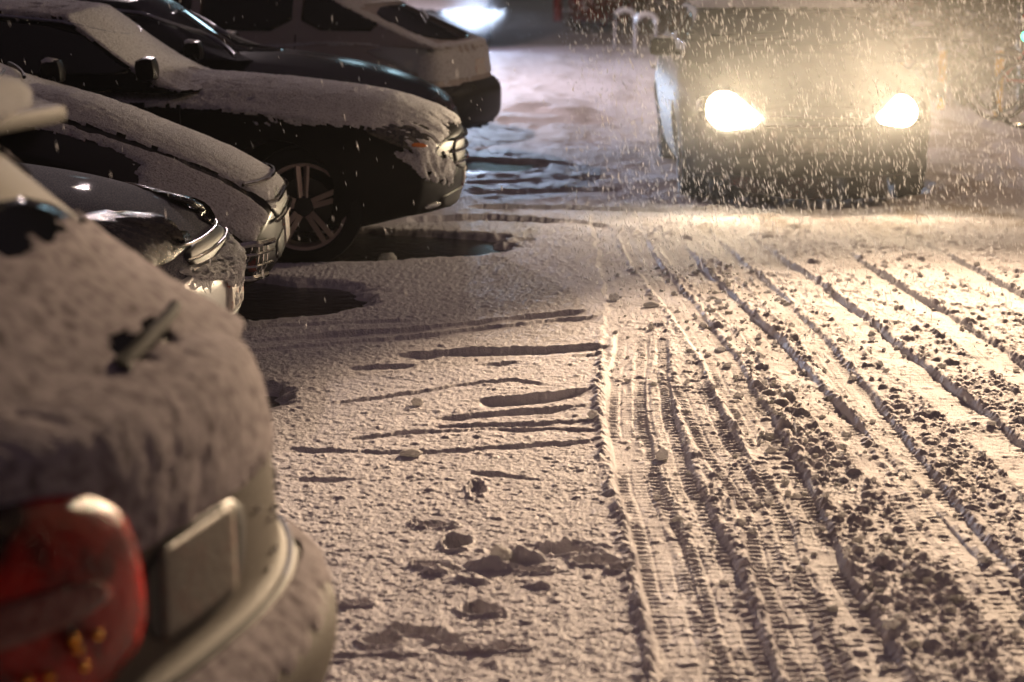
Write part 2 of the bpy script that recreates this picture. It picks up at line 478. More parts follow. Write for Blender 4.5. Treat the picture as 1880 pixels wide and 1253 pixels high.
def ground_height(x, y):
    edge_x, edge_y = curve_xy([(1112, 560), (1106, 640), (1103, 700), (1103, 800), (1120, 900), (1150, 1000), (1158, 1048), (1190, 1253)])
    ex = np.interp(y, edge_y, edge_x) + fbm(x * 0, y, 0.22, 4, 50) * 0.030
    right = ss(x - ex, -0.01, 0.02)                         # the driven part of the street
    near = 1 - ss(y, 14.0, 17.0)
    h = 0.034 + 0.008 * fbm(x, y, 1.3, 2, 1) + 0.003 * fbm(x * 0.7, y, 0.20, 3, 4)
    fine = 1 - ss(y, 13, 18)
    grain = (0.0026 * fbm(x * 0.8, y * 1.2, 0.034, 2, 9) + 0.0034 * fbm(x, y * 1.1, 0.017, 2, 14) + 0.0026 * fbm(x, y, 0.009, 2, 15)) * fine
    h = h + (domes(x, y, 0.045, 131, 0.10 + 0.35 * np.clip(fbm(x, y, 0.5, 2, 77), 0, 1)) * 0.006) * fine
    dirt_and_light = np.zeros_like(x)
    # stirred slush between the tyre tracks
    in_tracks = np.zeros_like(x)
    dens = np.clip(0.55 + 0.8 * fbm(x, y, 0.45, 2, 21), 0.05, 1) * ss(x - ex, 0.12, 0.3)
    far_right = ss(x - (ex + 0.30), 0.0, 0.25)
    lump = domes(x, y, 0.085, 31, 0.26 * dens * far_right) * 0.022
    lump = np.maximum(lump, domes(x + 0.03 * fbm(x, y, 0.06, 2, 3), y, 0.050, 41, 0.6 * dens) * 0.015)
    lump2 = domes(x, y, 0.024, 61, 0.65 * dens) * 0.008
    band = np.exp(-((x - (ex + 0.72)) / 0.20) ** 2) * (1 - ss(y, 8.3, 9.8))      # the thickest heap line
    lump = lump * (1 + 0.5 * band) + 0.010 * band
    tracks_total = np.zeros_like(x)
    tread_total = np.zeros_like(x)
    for i, (pts, w, d, tr) in enumerate(LONG):
        cx, cy = curve_xy(pts)
        sel = np.flatnonzero((np.abs(x - np.interp(y, cy, cx)) < 0.34) & (y > 4) & (y < cy[-1] + 0.3))
        if not len(sel):
            continue
        xs_, ys_ = x[sel], y[sel]
        X = np.interp(ys_, cy, cx) + 0.018 * fbm(0 * ys_, ys_, 0.9, 2, 500 + i)
        slope = np.interp(ys_, cy, np.gradient(cx, cy))
        on = 1 - ss(ys_, cy[-1] - 1.2, cy[-1] + 0.2)
        if cy[0] >= 5.8:
            on = on * ss(ys_, cy[0] - 0.9, cy[0] + 0.1)
        u = (xs_ - X) / np.sqrt(1 + slope ** 2) + 0.006 * fbm(xs_, ys_, 0.3, 2, 80 + i)
        au = np.abs(u)
        wear = np.clip(0.80 + 0.5 * fbm(xs_, ys_, 0.35, 2, 90 + i), 0, 1)
        m = ss(w / 2 - au, -0.008, 0.014) * on * wear
        along = ys_ * np.sqrt(1 + slope ** 2)
        rib = np.clip(np.sin(2 * PI * along / 0.044 + 10 * u * np.sign(u) + 2.2 * fbm(xs_, ys_, 0.16, 3, i)), -0.5, 0.8)
        shoulder = 0.35 + 0.65 * ss(au, w * 0.18, w * 0.3)
        groove = -0.5 * (np.exp(-((au - w * 0.16) / 0.005) ** 2))
        tread = (rib * shoulder + groove) * 1.3 * tr * np.clip(0.9 + 1.1 * fbm(xs_, ys_, 0.25, 2, 33 + i), 0.1, 1.3)
        ridge = np.exp(-((au - w / 2 - 0.016) / 0.014) ** 2) * on * np.clip(0.5 + 1.3 * fbm(xs_, ys_, 0.06, 3, 60 + i), 0, 1.4)
        lump[sel] *= 1 - m * (0.99 if tr < 0.004 else 0.88)
        lump2[sel] *= 1 - m * (0.98 if tr < 0.0025 else 0.85)
        tracks_total[sel] = np.minimum(tracks_total[sel], -1.25 * d * m)
        tread_total[sel] = tread_total[sel] * (1 - m) + tread * m
        h[sel] += ridge * (0.006 if tr > 0.004 else 0.009)
        in_tracks[sel] = np.maximum(in_tracks[sel], m)
    h = h + tracks_total + tread_total + grain * (1 - 0.6 * in_tracks)
    h = h - 0.008 * right * near
    h = h + (lump + lump2) * near
    # pillow ridge along the left edge of the driven part
    ridge = np.exp(-((x - ex + 0.004) / 0.022) ** 2) * (1 - ss(y, 9.2, 10.5))
    h = h + ridge * (0.004 + 0.024 * domes(x, y, 0.055, 71, 0.95 + 0 * x, 0.4, 0.6)) * np.clip(0.75 + 0.6 * fbm(x, y, 0.3, 2, 8), 0.2, 1.2)
    for i, (pts, d, fade) in enumerate(CROSS):
        w = sorted([gp(*p) for p in pts])
        cx, cy = np.array([q[0] for q in w]), np.array([q[1] for q in w])
        sel = np.flatnonzero((x > cx[0] - 0.03) & (x < cx[-1] + 0.03) & (y > cy.min() - fade - 0.1) & (y < cy.max() + 0.2))
        if not len(sel):
            continue
        xs_ = x[sel]
        Y = np.interp(xs_, cx, cy) + 0.016 * fbm(xs_, 0 * xs_, 0.05, 3, 100 + i) + 0.02 * fbm(xs_, 0 * xs_, 0.3, 2, 140 + i)
        on = ss(xs_, cx[0] - 0.02, cx[0] + 0.08) * (1 - ss(xs_, cx[-1] - 0.08, cx[-1] + 0.02))
        on = on * np.clip(0.85 + 0.7 * fbm(xs_, 0 * xs_, 0.22, 2, 120 + i), 0.15, 1.15)
        t = Y - y[sel]
        prof = ss(t, -0.004, 0.010) * (1 - ss(t, 0.03, fade))
        lip = np.exp(-((t + 0.018) / 0.016) ** 2) * 0.30
        h[sel] += on * d * (lip - prof)
    for px, py, a, b, dz in PITS:
        X, Y = gp(px, py)
        sel = np.flatnonzero((np.abs(x - X) < 1.6 * a) & (np.abs(y - Y) < 1.6 * b))
        if not len(sel):
            continue
        xs_, ys_ = x[sel], y[sel]
        q = np.sqrt(((xs_ - X) / a) ** 2 + ((ys_ - Y) / b) ** 2) + 0.42 * fbm(xs_, ys_, min(a, b) * 1.1, 3, int(px))
        if dz < 0:
            h[sel] += 0.009 * domes(xs_, ys_, 0.034, 7, 0.6 + 0 * xs_, 0.3, 0.6) * np.exp(-((q - 1.15) / 0.22) ** 2) * (py > 400)
            h[sel] += 1.15 * dz * (1 - ss(q, 0.80, 1.0)) * (0.75 + 0.5 * ss((ys_ - Y) / b, -0.8, 0.8)) + 0.008 * np.exp(-((q - 1.15) / 0.13) ** 2) * (py > 400)
        else:
            k = 1 - ss(q, 0.2, 1.15)
            h[sel] += dz * k * (0.75 + 0.45 * domes(xs_, ys_, 0.05, 5, 0.9 + 0 * xs_, 0.35, 0.6) ** 2)
    # farther up the street: churned, streaked snow
    far = ss(y, 13.0, 16.5)
    sx, sy = x * 0.9 + y * 0.10, y * 0.22 - x * 0.35
    str1, str2 = np.zeros_like(x), np.zeros_like(x)
    fs = np.flatnonzero(far > 0)
    str1[fs] = fbm(sx[fs], sy[fs], 0.35, 4, 200)
    str2[fs] = fbm(x[fs], y[fs] * 0.5, 0.16, 3, 210)
    left_far = 1 - ss(x, 0.9, 1.6)
    h = h + far * (0.015 * str1 + 0.011 * str2)
    mid = ss(y, 13.2, 14.5) * (1 - ss(y, 24, 32))
    dirt_and_light = dirt_and_light + mid * (0.42 * ss(str1 + 0.6 * str2, -0.02, 0.50) + 0.05)
    dirt_and_light = dirt_and_light + far * (1 - mid) * 0.35 * ss(str1, 0.0, 0.5)
    dirt_and_light = dirt_and_light + ss(x, 1.2, 2.2) * far * 0.25
    dirt_and_light = dirt_and_light + near * (0.10 * in_tracks + 0.20 * ss(x - ex, 0.1, 0.9) + 0.14 * right * ss(fbm(x, y, 0.5, 3, 220), 0.05, 0.5))  # wide right-lane term paints golden, dimmer lamplight into the colour, beside real slush
    dirt_and_light = np.maximum(dirt_and_light, 0.85 * ss(y, 36.5, 38.0))
    # melted patches of bare wet asphalt
    wd = np.full_like(x, 9.0)
    for cx, cy, a, b in WATER:
        q = np.sqrt(np.abs((x - cx) / a) ** 2.4 + np.abs((y - cy) / b) ** 2.4) - 1
        wd = np.minimum(wd, q * min(a, b))
    ws = np.flatnonzero(wd < 0.3)
    wd[ws] += 0.075 * fbm(x[ws], y[ws], 0.22, 4, 300)
    k = ss(wd, -0.01, 0.10)
    h = h * k + (1 - k) * (-0.02)
    return h, np.clip(dirt_and_light, 0, 1), wd


rows1 = 1 / np.linspace(1 / 4.7, 1 / 17.5, 1250)
rows2 = 1 / np.linspace(1 / 17.5, 1 / 90, 330)[1:]
rows0 = np.linspace(-3, 4.7, 60)[:-1]
YY = np.concatenate([rows0, rows1, rows2])
tt = np.concatenate([np.linspace(-1.3, -0.285, 60)[:-1], np.linspace(-0.285, 0.285, 1250), np.linspace(0.285, 1.3, 60)[1:]])
scl = np.maximum(YY, 4.7)
GX = tt[None, :] * scl[:, None]
GY = np.repeat(YY[:, None], len(tt), 1)
gh, gd, gwd = ground_height(GX.ravel(), GY.ravel())
nr, nc = GX.shape
idx = np.arange(nr * nc, dtype=np.int32).reshape(nr, nc)
quads = np.stack([idx[:-1, :-1], idx[:-1, 1:], idx[1:, 1:], idx[1:, :-1]], -1).reshape(-1, 4)
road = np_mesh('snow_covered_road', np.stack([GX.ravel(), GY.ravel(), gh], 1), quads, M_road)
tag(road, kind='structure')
att = road.data.attributes.new('dirt_and_light', 'FLOAT', 'POINT')
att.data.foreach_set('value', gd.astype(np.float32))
base = np_mesh('ground', np.array([[-150, -20, -0.06], [150, -20, -0.06], [150, 260, -0.06], [-150, 260, -0.06]], float), np.array([[0, 1, 2, 3]]), M_snow)
tag(base, kind='structure')
mb = MB()
for cx, cy, a, b in WATER:
    vs = [mb.bm.verts.new((cx + (a + 0.25) * math.copysign(abs(math.cos(t)) ** 0.83, math.cos(t)), cy + (b + 0.25) * math.copysign(abs(math.sin(t)) ** 0.83, math.sin(t)), 0.0)) for t in [2 * PI * k / 64 for k in range(64)]]
    for v in vs:
        v.co.z = -0.004 - 0.0007 * WATER.index((cx, cy, a, b))
    mb.bm.faces.new(vs)
pud = mb.build('wet_asphalt', M_asphalt, smooth=False)
tag(pud, kind='structure')

# loose slush clumps standing on the surface
rd = random.Random(5)
ico = bmesh.new()
bmesh.ops.create_icosphere(ico, subdivisions=2, radius=1)
IV = np.array([v.co[:] for v in ico.verts])
IF = np.array([[v.index for v in f.verts] for f in ico.faces])
ico.free()
rng = np.random.default_rng(3)


def clump_field(n, sampler):
    VV, FF = [], []
    xs, ys, rs = sampler(n)
    hh, _, wd_ = ground_height(xs, ys)
    off = 0
    for i in range(len(xs)):
        if wd_[i] < 0.05:
            continue
        ph = rng.uniform(0, 9, 6)
        k = 1 + 0.34 * (np.sin(3 * IV[:, 0] + ph[0]) * np.sin(3.3 * IV[:, 1] + ph[1]) + np.sin(5.2 * IV[:, 2] + ph[2]) * np.sin(6 * IV[:, 0] + ph[3]) + 0.6 * np.sin(9 * IV[:, 1] + ph[4]))
        v = IV * k[:, None] * rs[i] * rng.uniform(0.7, 1.25, 3)[None, :]
        v[:, 2] *= 0.85
        v += np.array([xs[i], ys[i], hh[i] + rs[i] * 0.35])
        VV.append(v)
        FF.append(IF + off)
        off += len(IV)
    return np.concatenate(VV), np.concatenate(FF)


def samp(n):
    ys = rng.uniform(5.0, 12.5, n)
    ex = 0.18 + 0 * ys
    xs = np.abs(rng.normal(0, 1, n)) * 0
    base_x = np.interp(ys, [5, 6, 7, 8, 9, 10, 12.5], [0.33, 0.42, 0.30, 0.27, 0.27, 0.28, 0.33])
    pick = rng.random(n)
    xs = np.where(pick < 0.45, base_x + 0.72 + rng.normal(0, 0.16, n), base_x + rng.uniform(0.05, 3.0, n))
    rs = 0.003 + 0.014 * rng.random(n) ** 3.0
    return xs, ys, rs


V, Q = clump_field(1500, samp)
cl = np_mesh('slush_clumps', V, Q, M_snow_thick)
tag(cl, 'loose lumps of slush scattered between the tyre tracks', 'slush', kind='stuff')


def clod(px, py, s, label, seed, dark=False):
    X, Y = gp(px, py)
    hh, _, _ = ground_height(np.array([X]), np.array([Y]))
    z = float(hh[0])
    o = MB().ell((0, 0, s[2] * 0.6), s, 3, 0.16, seed).build('snow_clod', M_snow_thick)
    o.location = (X, Y, z)
    tag(o, label, 'snow clod', 'snow clods lying on the smooth snow')


clod(755, 853, (0.045, 0.030, 0.014), 'flat pale snow clod by itself left of the tyre ruts', 1)
clod(766, 760, (0.026, 0.020, 0.016), 'small rounded snow clod below the short dark ledge', 2)
clod(1127, 560, (0.024, 0.022, 0.026), 'upright dark snow clod at the top of the tyre ruts', 3)
clod(1195, 572, (0.045, 0.026, 0.014), 'long low snow clod right of the upright dark clod', 4)
clod(711, 480, (0.050, 0.05, 0.045), 'round snow lump at the edge of the puddle under the black car', 5)
clod(1215, 845, (0.026, 0.022, 0.024), 'snow clod sitting on the ribbed tyre track', 6)
clod(920, 1052, (0.035, 0.035, 0.026), 'biggest snow clod of the scraped heap beside the footprints', 7)
clod(1088, 845 - 60, (0.022, 0.02, 0.018), 'snow clod against the ridge at the end of the ledges', 8)


# ------------------------------------------------------------------ cars
def lerp_pts(pts, q):
    a = np.array(pts, float)
    return np.interp(q, a[:, 0], a[:, 1])


def smooth_interp(pts, q):
    """monotone-ish smooth curve through (x, y) points"""
    a = np.array(sorted(pts), float)
    x, y = a[:, 0], a[:, 1]
    m = np.gradient(y, x)
    d = np.diff(y) / np.diff(x)
    for i in range(1, len(x) - 1):
        if d[i - 1] * d[i] <= 0:
            m[i] = 0
        else:
            m[i] = 2 * d[i - 1] * d[i] / (d[i - 1] + d[i])
    m[0], m[-1] = d[0], d[-1]
    q = np.clip(q, x[0], x[-1])
    k = np.clip(np.searchsorted(x, q) - 1, 0, len(x) - 2)
    hx = x[k + 1] - x[k]
    t = (q - x[k]) / hx
    return ((1 + 2 * t) * (1 - t) ** 2 * y[k] + t * (1 - t) ** 2 * hx * m[k] + t * t * (3 - 2 * t) * y[k + 1] + t * t * (t - 1) * hx * m[k + 1])


def cube_grid(fn, S, Hh, Vv):
    """a closed box of quads; fn(s, h, v) with s,h in 0..1 and v in -1..1"""
    pts, faces, off = [], [], 0

    def face(A, B, make, flip):
        nonlocal off
        a, b = np.meshgrid(A, B, indexing='ij')
        s, h, v = make(a.ravel(), b.ravel())
        pts.append(np.stack([s, h, v], 1))
        i = np.arange(a.size).reshape(a.shape) + off
        q = np.stack([i[:-1, :-1], i[1:, :-1], i[1:, 1:], i[:-1, 1:]], -1).reshape(-1, 4)
        faces.append(q[:, ::-1] if flip else q)
        off += a.size
    face(S, Vv, lambda a, b: (a, a * 0 + 1, b), False)
    face(S, Vv, lambda a, b: (a, a * 0, b), True)
    face(S, Hh, lambda a, b: (a, b, a * 0 - 1), False)
    face(S, Hh, lambda a, b: (a, b, a * 0 + 1), True)
    face(Vv, Hh, lambda a, b: (a * 0 + 1, b, a), False)
    face(Vv, Hh, lambda a, b: (a * 0, b, a), True)
    P = np.concatenate(pts)
    Q = np.concatenate(faces)
    key = np.round(P * 1e5).astype(np.int64)
    _, first, inv = np.unique(key, axis=0, return_index=True, return_inverse=True)
    P = P[first]
    Q = inv.ravel()[Q]
    return fn(P[:, 0], P[:, 1], P[:, 2]), Q


def laplace(V, Q, it, lam=0.5):
    E = np.concatenate([Q[:, [0, 1]], Q[:, [1, 2]], Q[:, [2, 3]], Q[:, [3, 0]]])
    n = len(V)
    cnt = np.bincount(E[:, 0], minlength=n) + np.bincount(E[:, 1], minlength=n)
    for _ in range(it):
        acc = np.zeros_like(V)
        for k in range(3):
            acc[:, k] = np.bincount(E[:, 0], V[E[:, 1], k], n) + np.bincount(E[:, 1], V[E[:, 0], k], n)
        V = V * (1 - lam) + lam * acc / cnt[:, None]
    return V


def vnormals(V, Q):
    a, b, c, d = V[Q[:, 0]], V[Q[:, 1]], V[Q[:, 2]], V[Q[:, 3]]
    fn = np.cross(c - a, d - b)
    N = np.zeros_like(V)
    for k in range(4):
        for j in range(3):
            N[:, j] += np.bincount(Q[:, k], fn[:, j], len(V))
    return N / (np.linalg.norm(N, axis=1)[:, None] + 1e-12)


def n3(V, s, seed):
    return fbm(V[:, 0] + 0.7 * V[:, 2], V[:, 1] + 0.45 * V[:, 2], s, 3, seed)


class Car:
    """p: L length, W half width, top [(x,z)] bonnet/belt line from the nose (x=0) back to -L,
    front [(z,dx)] and rear [(z,dx)] end profiles, roof [(x,z)], cowl/screen positions"""

    def __init__(self, name, p, loc, rz, paint, label, cat='car', group=None):
        self.p = p
        self.root = empty(name, loc, rz, label, cat, group)
        L, W = p['L'], p['W']
        dense = p.get('dense', 1.6)
        st = p.get('step', 0.014)
        sN = 1 - (np.concatenate([np.arange(0, dense, st), np.linspace(dense, L, int((L - dense) / 0.05))]) / L)[::-1]
        if p.get('dense_rear'):
            sN = (1 - sN)[::-1]
        sN = np.unique(np.clip(sN, 0, 1))
        hh = np.linspace(0, 1, p.get('nh', 34))
        vv = np.linspace(-1, 1, p.get('nv', 90))
        hubs = p['hubs']
        ar = p.get('arch', 0.37)

        def body(s, h, v):
            av = np.abs(v)
            x0 = -L * (1 - s)
            zt = smooth_interp(p['top'], x0) - p.get('drop', 0.10) * av ** p.get('dropq', 3.0)
            zb = np.full_like(x0, p.get('zb', 0.20))
            zb = zb + p.get('lift', 0.05) * (ss(x0, -0.35, 0.0) + 1 - ss(x0, -L, -L + 0.35))
            for hx in hubs:
                dx = np.clip(np.abs(x0 - hx) / ar, 0, 1)
                a = p.get('hubz', 0.33) + ar * np.sqrt(1 - dx ** 2)
                zb = np.where((av > 0.74) & (dx < 1), np.maximum(zb, a), zb)
            z = zb + (zt - zb) * h
            fz = smooth_interp(p['front'], z) - p.get('nose', 0.20) * av ** p.get('nosep', 2.6)
            rz_ = smooth_interp(p['rear'], z) + p.get('tail', 0.18) * av ** 2.6
            x = rz_ * (1 - s) + (fz) * s - L * (1 - s)
            wz = 1 - 0.05 * ((z - 0.6) / 0.35) ** 2
            wx = 1 - 0.10 * ss(x0, -0.9, 0.1) ** 2 - 0.07 * (1 - ss(x0, -L - 0.1, -L + 0.9)) ** 2
            fl = sum(np.exp(-((x0 - hx) / 0.42) ** 2) for hx in hubs) * 0.020 * np.exp(-((z - 0.62) / 0.22) ** 2)
            y = v * W * wz * wx + np.sign(v) * fl * av ** 4
            return np.stack([x, y, z], 1)
        V1, Q1 = cube_grid(body, sN, hh, vv)
        V1 = laplace(V1, Q1, p.get('smooth', 5))
        # greenhouse
        rf = p['roof']
        xs0, xs1 = rf['cowl'], rf['front']      # screen base and top (x)
        xr0, xr1 = rf['back_base'], rf['back_top']
        g_s = np.linspace(0, 1, p.get('gs', 120))
        g_h = np.linspace(0, 1, 40)
        g_v = np.linspace(-1, 1, 70)

        def green(s, h, v):
            av = np.abs(v)
            xf = xs0 + (xs1 - xs0) * h ** rf.get('bulge', 0.95) - 0.16 * av ** 2.4 * (1 - 0.4 * h)
            xb = xr0 + (xr1 - xr0) * h ** rf.get('bulger', 1.0) + 0.14 * av ** 2.4
            x = xb * (1 - s) + xf * s
            zr = smooth_interp(rf['z'], x)
            zbase = smooth_interp(p['top'], x) - 0.06
            z = zbase + (zr - 0.05 * av ** 2.5 - zbase) * h
            hw = W * (0.93 - 0.19 * h ** 1.2)
            return np.stack([x, v * hw, z], 1)
        V2, Q2 = cube_grid(green, g_s, g_h, g_v)
        V2 = laplace(V2, Q2, 4)
        V = np.concatenate([V1, V2])
        Q = np.concatenate([Q1, Q2 + len(V1)])
        self.V, self.Q = V, Q
        self.body = np_mesh('body', V, Q, paint, self.root)
        self.bvh = BVHTree.FromPolygons([tuple(v) for v in V], [tuple(q) for q in Q.tolist()])
        self.V1n = len(V1)
        self.add_snow()
        self.wheels = []

    def add_snow(self):
        p = self.p
        th = p.get('snow', 0.014)
        if not th:
            return
        V, Q = self.V, self.Q
        N = vnormals(V, Q)
        if p.get('snow_mask'):
            extra = p['snow_mask'](V, N)
        else:
            extra = 0
        t0 = p.get('snow_t', 0.42)
        m = N[:, 2] - t0 + 0.16 * n3(V, 0.22, 401) + 0.30 * n3(V, 0.035, 402) + extra
        amt = np.clip(m / 0.28, -1, 1)
        d = np.where(amt > 0, th * amt ** 0.7, 0.012 * amt) + p.get('lumpy', 0.0035) * n3(V, 0.05, 403) * (amt > 0) + 0.004 * n3(V, 0.016, 404) * (amt > 0)
        P = V + N * (d - 0.001)[:, None]
        up = (amt > -0.4)
        keep = up[Q].all(axis=1) & (V[Q][:, :, 2].min(axis=1) > 0.3)
        Qk = Q[keep]
        used = np.unique(Qk)
        mp = np.full(len(V), -1)
        mp[used] = np.arange(len(used))
        self.snow = np_mesh('snow_cover', P[used], mp[Qk], p.get('snow_mat', M_snow_car), self.root)

    def cast(self, axis, a, b, side=1):
        """project onto the body. axis 'side': (x,z) from +-y; 'front': (y,z) from +x; 'rear' from -x; 'top': (x,y)"""
        if axis == 'side':
            o, d = Vector((a, 3 * side, b)), Vector((0, -side, 0))
        elif axis == 'front':
            o, d = Vector((3, a, b)), Vector((-1, 0, 0))
        elif axis == 'rear':
            o, d = Vector((-self.p['L'] - 3, a, b)), Vector((1, 0, 0))
        else:
            o, d = Vector((a, b, 4)), Vector((0, 0, -1))
        hit, nor, _, _ = self.bvh.ray_cast(o, d)
        if hit is None:
            return None, None
        if nor.dot(d) > 0:
            nor = -nor
        return hit, nor

    def patch(self, name, axis, poly, m, off=0.004, side=1, rings=7, seg=0.03, parent=None, thick=0.0, rnd=2):
        """a panel laid on the body: polygon in view coordinates, corners rounded, following the surface"""
        P = [Vector((q[0], q[1])) for q in poly]
        for _ in range(rnd):
            R2 = []
            for i in range(len(P)):
                a, b = P[i], P[(i + 1) % len(P)]
                R2 += [a * 0.78 + b * 0.22, a * 0.22 + b * 0.78]
            P = R2
        D = []
        for i in range(len(P)):
            a, b = P[i], P[(i + 1) % len(P)]
            k = max(1, int((b - a).length / seg))
            D += [a.lerp(b, j / k) for j in range(k)]
        c = sum(D, Vector((0, 0))) / len(D)
        verts, faces = [], []
        n = len(D)
        lo = None
        nrm = Vector((0, 0, 1))
        for r in range(rings + 1):
            f = 1 - r / rings if r < rings else 0
            ring = D if r < rings else [c]
            for q in ring:
                pt = c + (q - c) * f
                h, nn = self.cast(axis, pt.x, pt.y, side)
                if h is None:
                    h = (lo if lo is not None else Vector((0, 0, 0))).copy()
                    if axis == 'side':
                        h.x, h.z = pt.x, pt.y
                    elif axis in ('front', 'rear'):
                        h.y, h.z = pt.x, pt.y
                    nn = nrm
                lo = h
                nrm = nn
                bulge = off + thick * (1 - f ** 3)
                verts.append(h + nn * (bulge if r else -0.006))
            if r == 0:
                # a second outline, raised: gives the panel an edge
                for q in D:
                    h, nn = self.cast(axis, q.x, q.y, side)
                    if h is None:
                        h, nn = lo, nrm
                    verts.append(h + nn * off)
        # rows: outline sunk, outline raised, rings...
        rows = [list(range(0, n)), list(range(n, 2 * n))]
        k = 2 * n
        for r in range(1, rings):
            rows.append(list(range(k, k + n)))
            k += n
        for A, B in zip(rows, rows[1:]):
            for i in range(n):
                faces.append((A[i], A[(i + 1) % n], B[(i + 1) % n], B[i]))
        for i in range(n):
            faces.append((rows[-1][i], rows[-1][(i + 1) % n], k))
        me = bpy.data.meshes.new(name)
        me.from_pydata([tuple(v) for v in verts], [], faces)
        bm = bmesh.new()
        bm.from_mesh(me)
        bmesh.ops.recalc_face_normals(bm, faces=bm.faces)
        bm.to_mesh(me)
        bm.free()
        me.polygons.foreach_set('use_smooth', np.full(len(me.polygons), True))
        me.materials.append(m)
        o = bpy.data.objects.new(name, me)
        COL.objects.link(o)
        o.parent = parent or self.root
        return o

    def line(self, name, axis, pts, m, r=0.008, off=0.004, side=1, parent=None, n=24):
        """a strip (trim, slat, seam) that follows the body"""
        P = []
        a = [Vector((q[0], q[1])) for q in pts]
        for i in range(len(a) - 1):
            for j in range(n):
                P.append(a[i].lerp(a[i + 1], j / n))
        P.append(a[-1])
        out = []
        for q in P:
            h, nn = self.cast(axis, q.x, q.y, side)
            if h is not None:
                out.append(h + nn * off)
        if len(out) < 2:
            return None
        return MB().tube(out, r, 6).build(name, m, parent or self.root)

    def add_wheels(self, rim_r=0.24, tyre_r=0.33, style='double', steer=0.0, width=0.20, spoke_mat=None):
        p = self.p
        protos = None
        for hx in p['hubs']:
            for sd in (-1, 1):
                w = empty('wheel', (hx, sd * (p['W'] - 0.035 - width / 2), p.get('hubz', 0.33)), 0 if sd < 0 else PI)
                w.parent = self.root
                if hx == p['hubs'][0]:
                    w.rotation_euler[2] += steer
                if protos is None:
                    hw = width / 2
                    t = MB().lathe([(rim_r + 0.004, hw * 0.8), (rim_r + 0.02, hw), (tyre_r - 0.03, hw), (tyre_r - 0.005, hw * 0.85), (tyre_r, hw * 0.5), (tyre_r, -hw * 0.5), (tyre_r - 0.005, -hw * 0.85), (tyre_r - 0.03, -hw), (rim_r + 0.02, -hw), (rim_r + 0.004, -hw * 0.8)])
                    to = t.build('tyre', M_rubber, w)
                    rm = MB().lathe([(rim_r - 0.012, -hw * 0.80), (rim_r + 0.006, -hw * 0.86), (rim_r + 0.006, -hw * 0.74), (rim_r - 0.006, -hw * 0.6), (rim_r - 0.02, -hw * 0.3), (rim_r - 0.02, hw * 0.7)])
                    ns = 5
                    for k in range(ns):
                        a0 = PI / 2 + 2 * PI * k / ns + 0.02
                        for da in ((-0.115, 0.115) if style == 'double' else (0,)):
                            a = a0 + da
                            wi = 0.010 if style == 'double' else 0.03
                            p0 = Vector((math.cos(a0 + da * 2.3) * 0.055, -hw * 0.62, math.sin(a0 + da * 2.3) * 0.055))
                            p1 = Vector((math.cos(a) * (rim_r - 0.008), -hw * 0.74, math.sin(a) * (rim_r - 0.008)))
                            d = (p1 - p0)
                            mt = d.to_track_quat('X', 'Y').to_matrix()
                            # tapered flat spoke
                            r = bmesh.ops.create_cube(rm.bm, size=1.0)
                            for v in r['verts']:
                                f = v.co.x + 0.5
                                v.co.y *= 0.03
                                v.co.z *= wi * (1.1 + 0.9 * f)
                                v.co.x = f * d.length
                                v.co = mt @ v.co + p0
                    ro = rm.build('rim', spoke_mat or M_alloy, w, smooth=False)
                    hb = MB().lathe([(0.0, -hw * 0.72), (0.05, -hw * 0.72), (0.062, -hw * 0.6), (0.062, hw * 0.2)]).build('hub_cap', M_plastic, w)
                    bk = MB().lathe([(0.0, hw * 0.1), (0.16, hw * 0.1), (0.16, hw * 0.25), (0.0, hw * 0.25)]).build('brake_disc', M_metal, w)
                    protos = [to, ro, hb, bk]
                else:
                    for q in protos:
                        c = q.copy()
                        COL.objects.link(c)
                        c.parent = w
                self.wheels.append(w)
        # dark wheel housings
        return self

    def mirror(self, x, z, side, m=None, s=(0.07, 0.10, 0.075), snow=True):
        y = self.p['W'] * 0.93 * side
        mr = MB().box((x, y + side * 0.13, z), (s[0] * 1.7, s[1] * 2.0, s[2] * 1.8), Matrix.Rotation(R(-8), 3, 'Y'), s[2] * 0.62)
        mr.tube([(x + 0.02, y - side * 0.04, z - 0.05), (x, y + side * 0.07, z - 0.03)], 0.022, 8)
        o = mr.build('wing_mirror', m or M_black, self.root)
        if snow:
            MB().ell((x - 0.01, y + side * 0.13, z + s[2] * 0.72), (s[0] * 0.74, s[1] * 0.90, s[2] * 0.30), 3, 0.10, 7).build('snow_cap', M_snow, o)
        return o


def lens_box(car, name, poly, axis, m, side=1, **k):
    return car.patch(name, axis, poly, m, off=k.pop('off', 0.008), side=side, thick=k.pop('thick', 0.012), **k)


def roughen(o, amp, size, seed, axis=1):
    me_ = o.data
    c_ = np.zeros(len(me_.vertices) * 3, np.float32)
    me_.vertices.foreach_get('co', c_)
    c_ = c_.reshape(-1, 3)
    u, w = [k for k in range(3) if k != axis]
    sgn = -1 if axis == 1 else 1
    c_[:, axis] += sgn * amp * (np.clip(fbm(c_[:, u], c_[:, w], size, 3, seed) + 0.1, -1, 1) + 0.5 * fbm(c_[:, u], c_[:, w], size / 3, 2, seed + 1))
    me_.vertices.foreach_set('co', c_.ravel())


# In every car the nose tip is x = 0 and the camera looks at the side y < 0 (side = -1).
def side_windows(c, polys, trim=None, m=M_glass):
    for sd in (-1, 1):
        for q in polys:
            w = c.patch('side_window', 'side', q, m, off=0.005, side=sd, rnd=1)
        if trim:
            c.line('window_trim', 'side', trim, M_trim, 0.011, 0.010, sd)


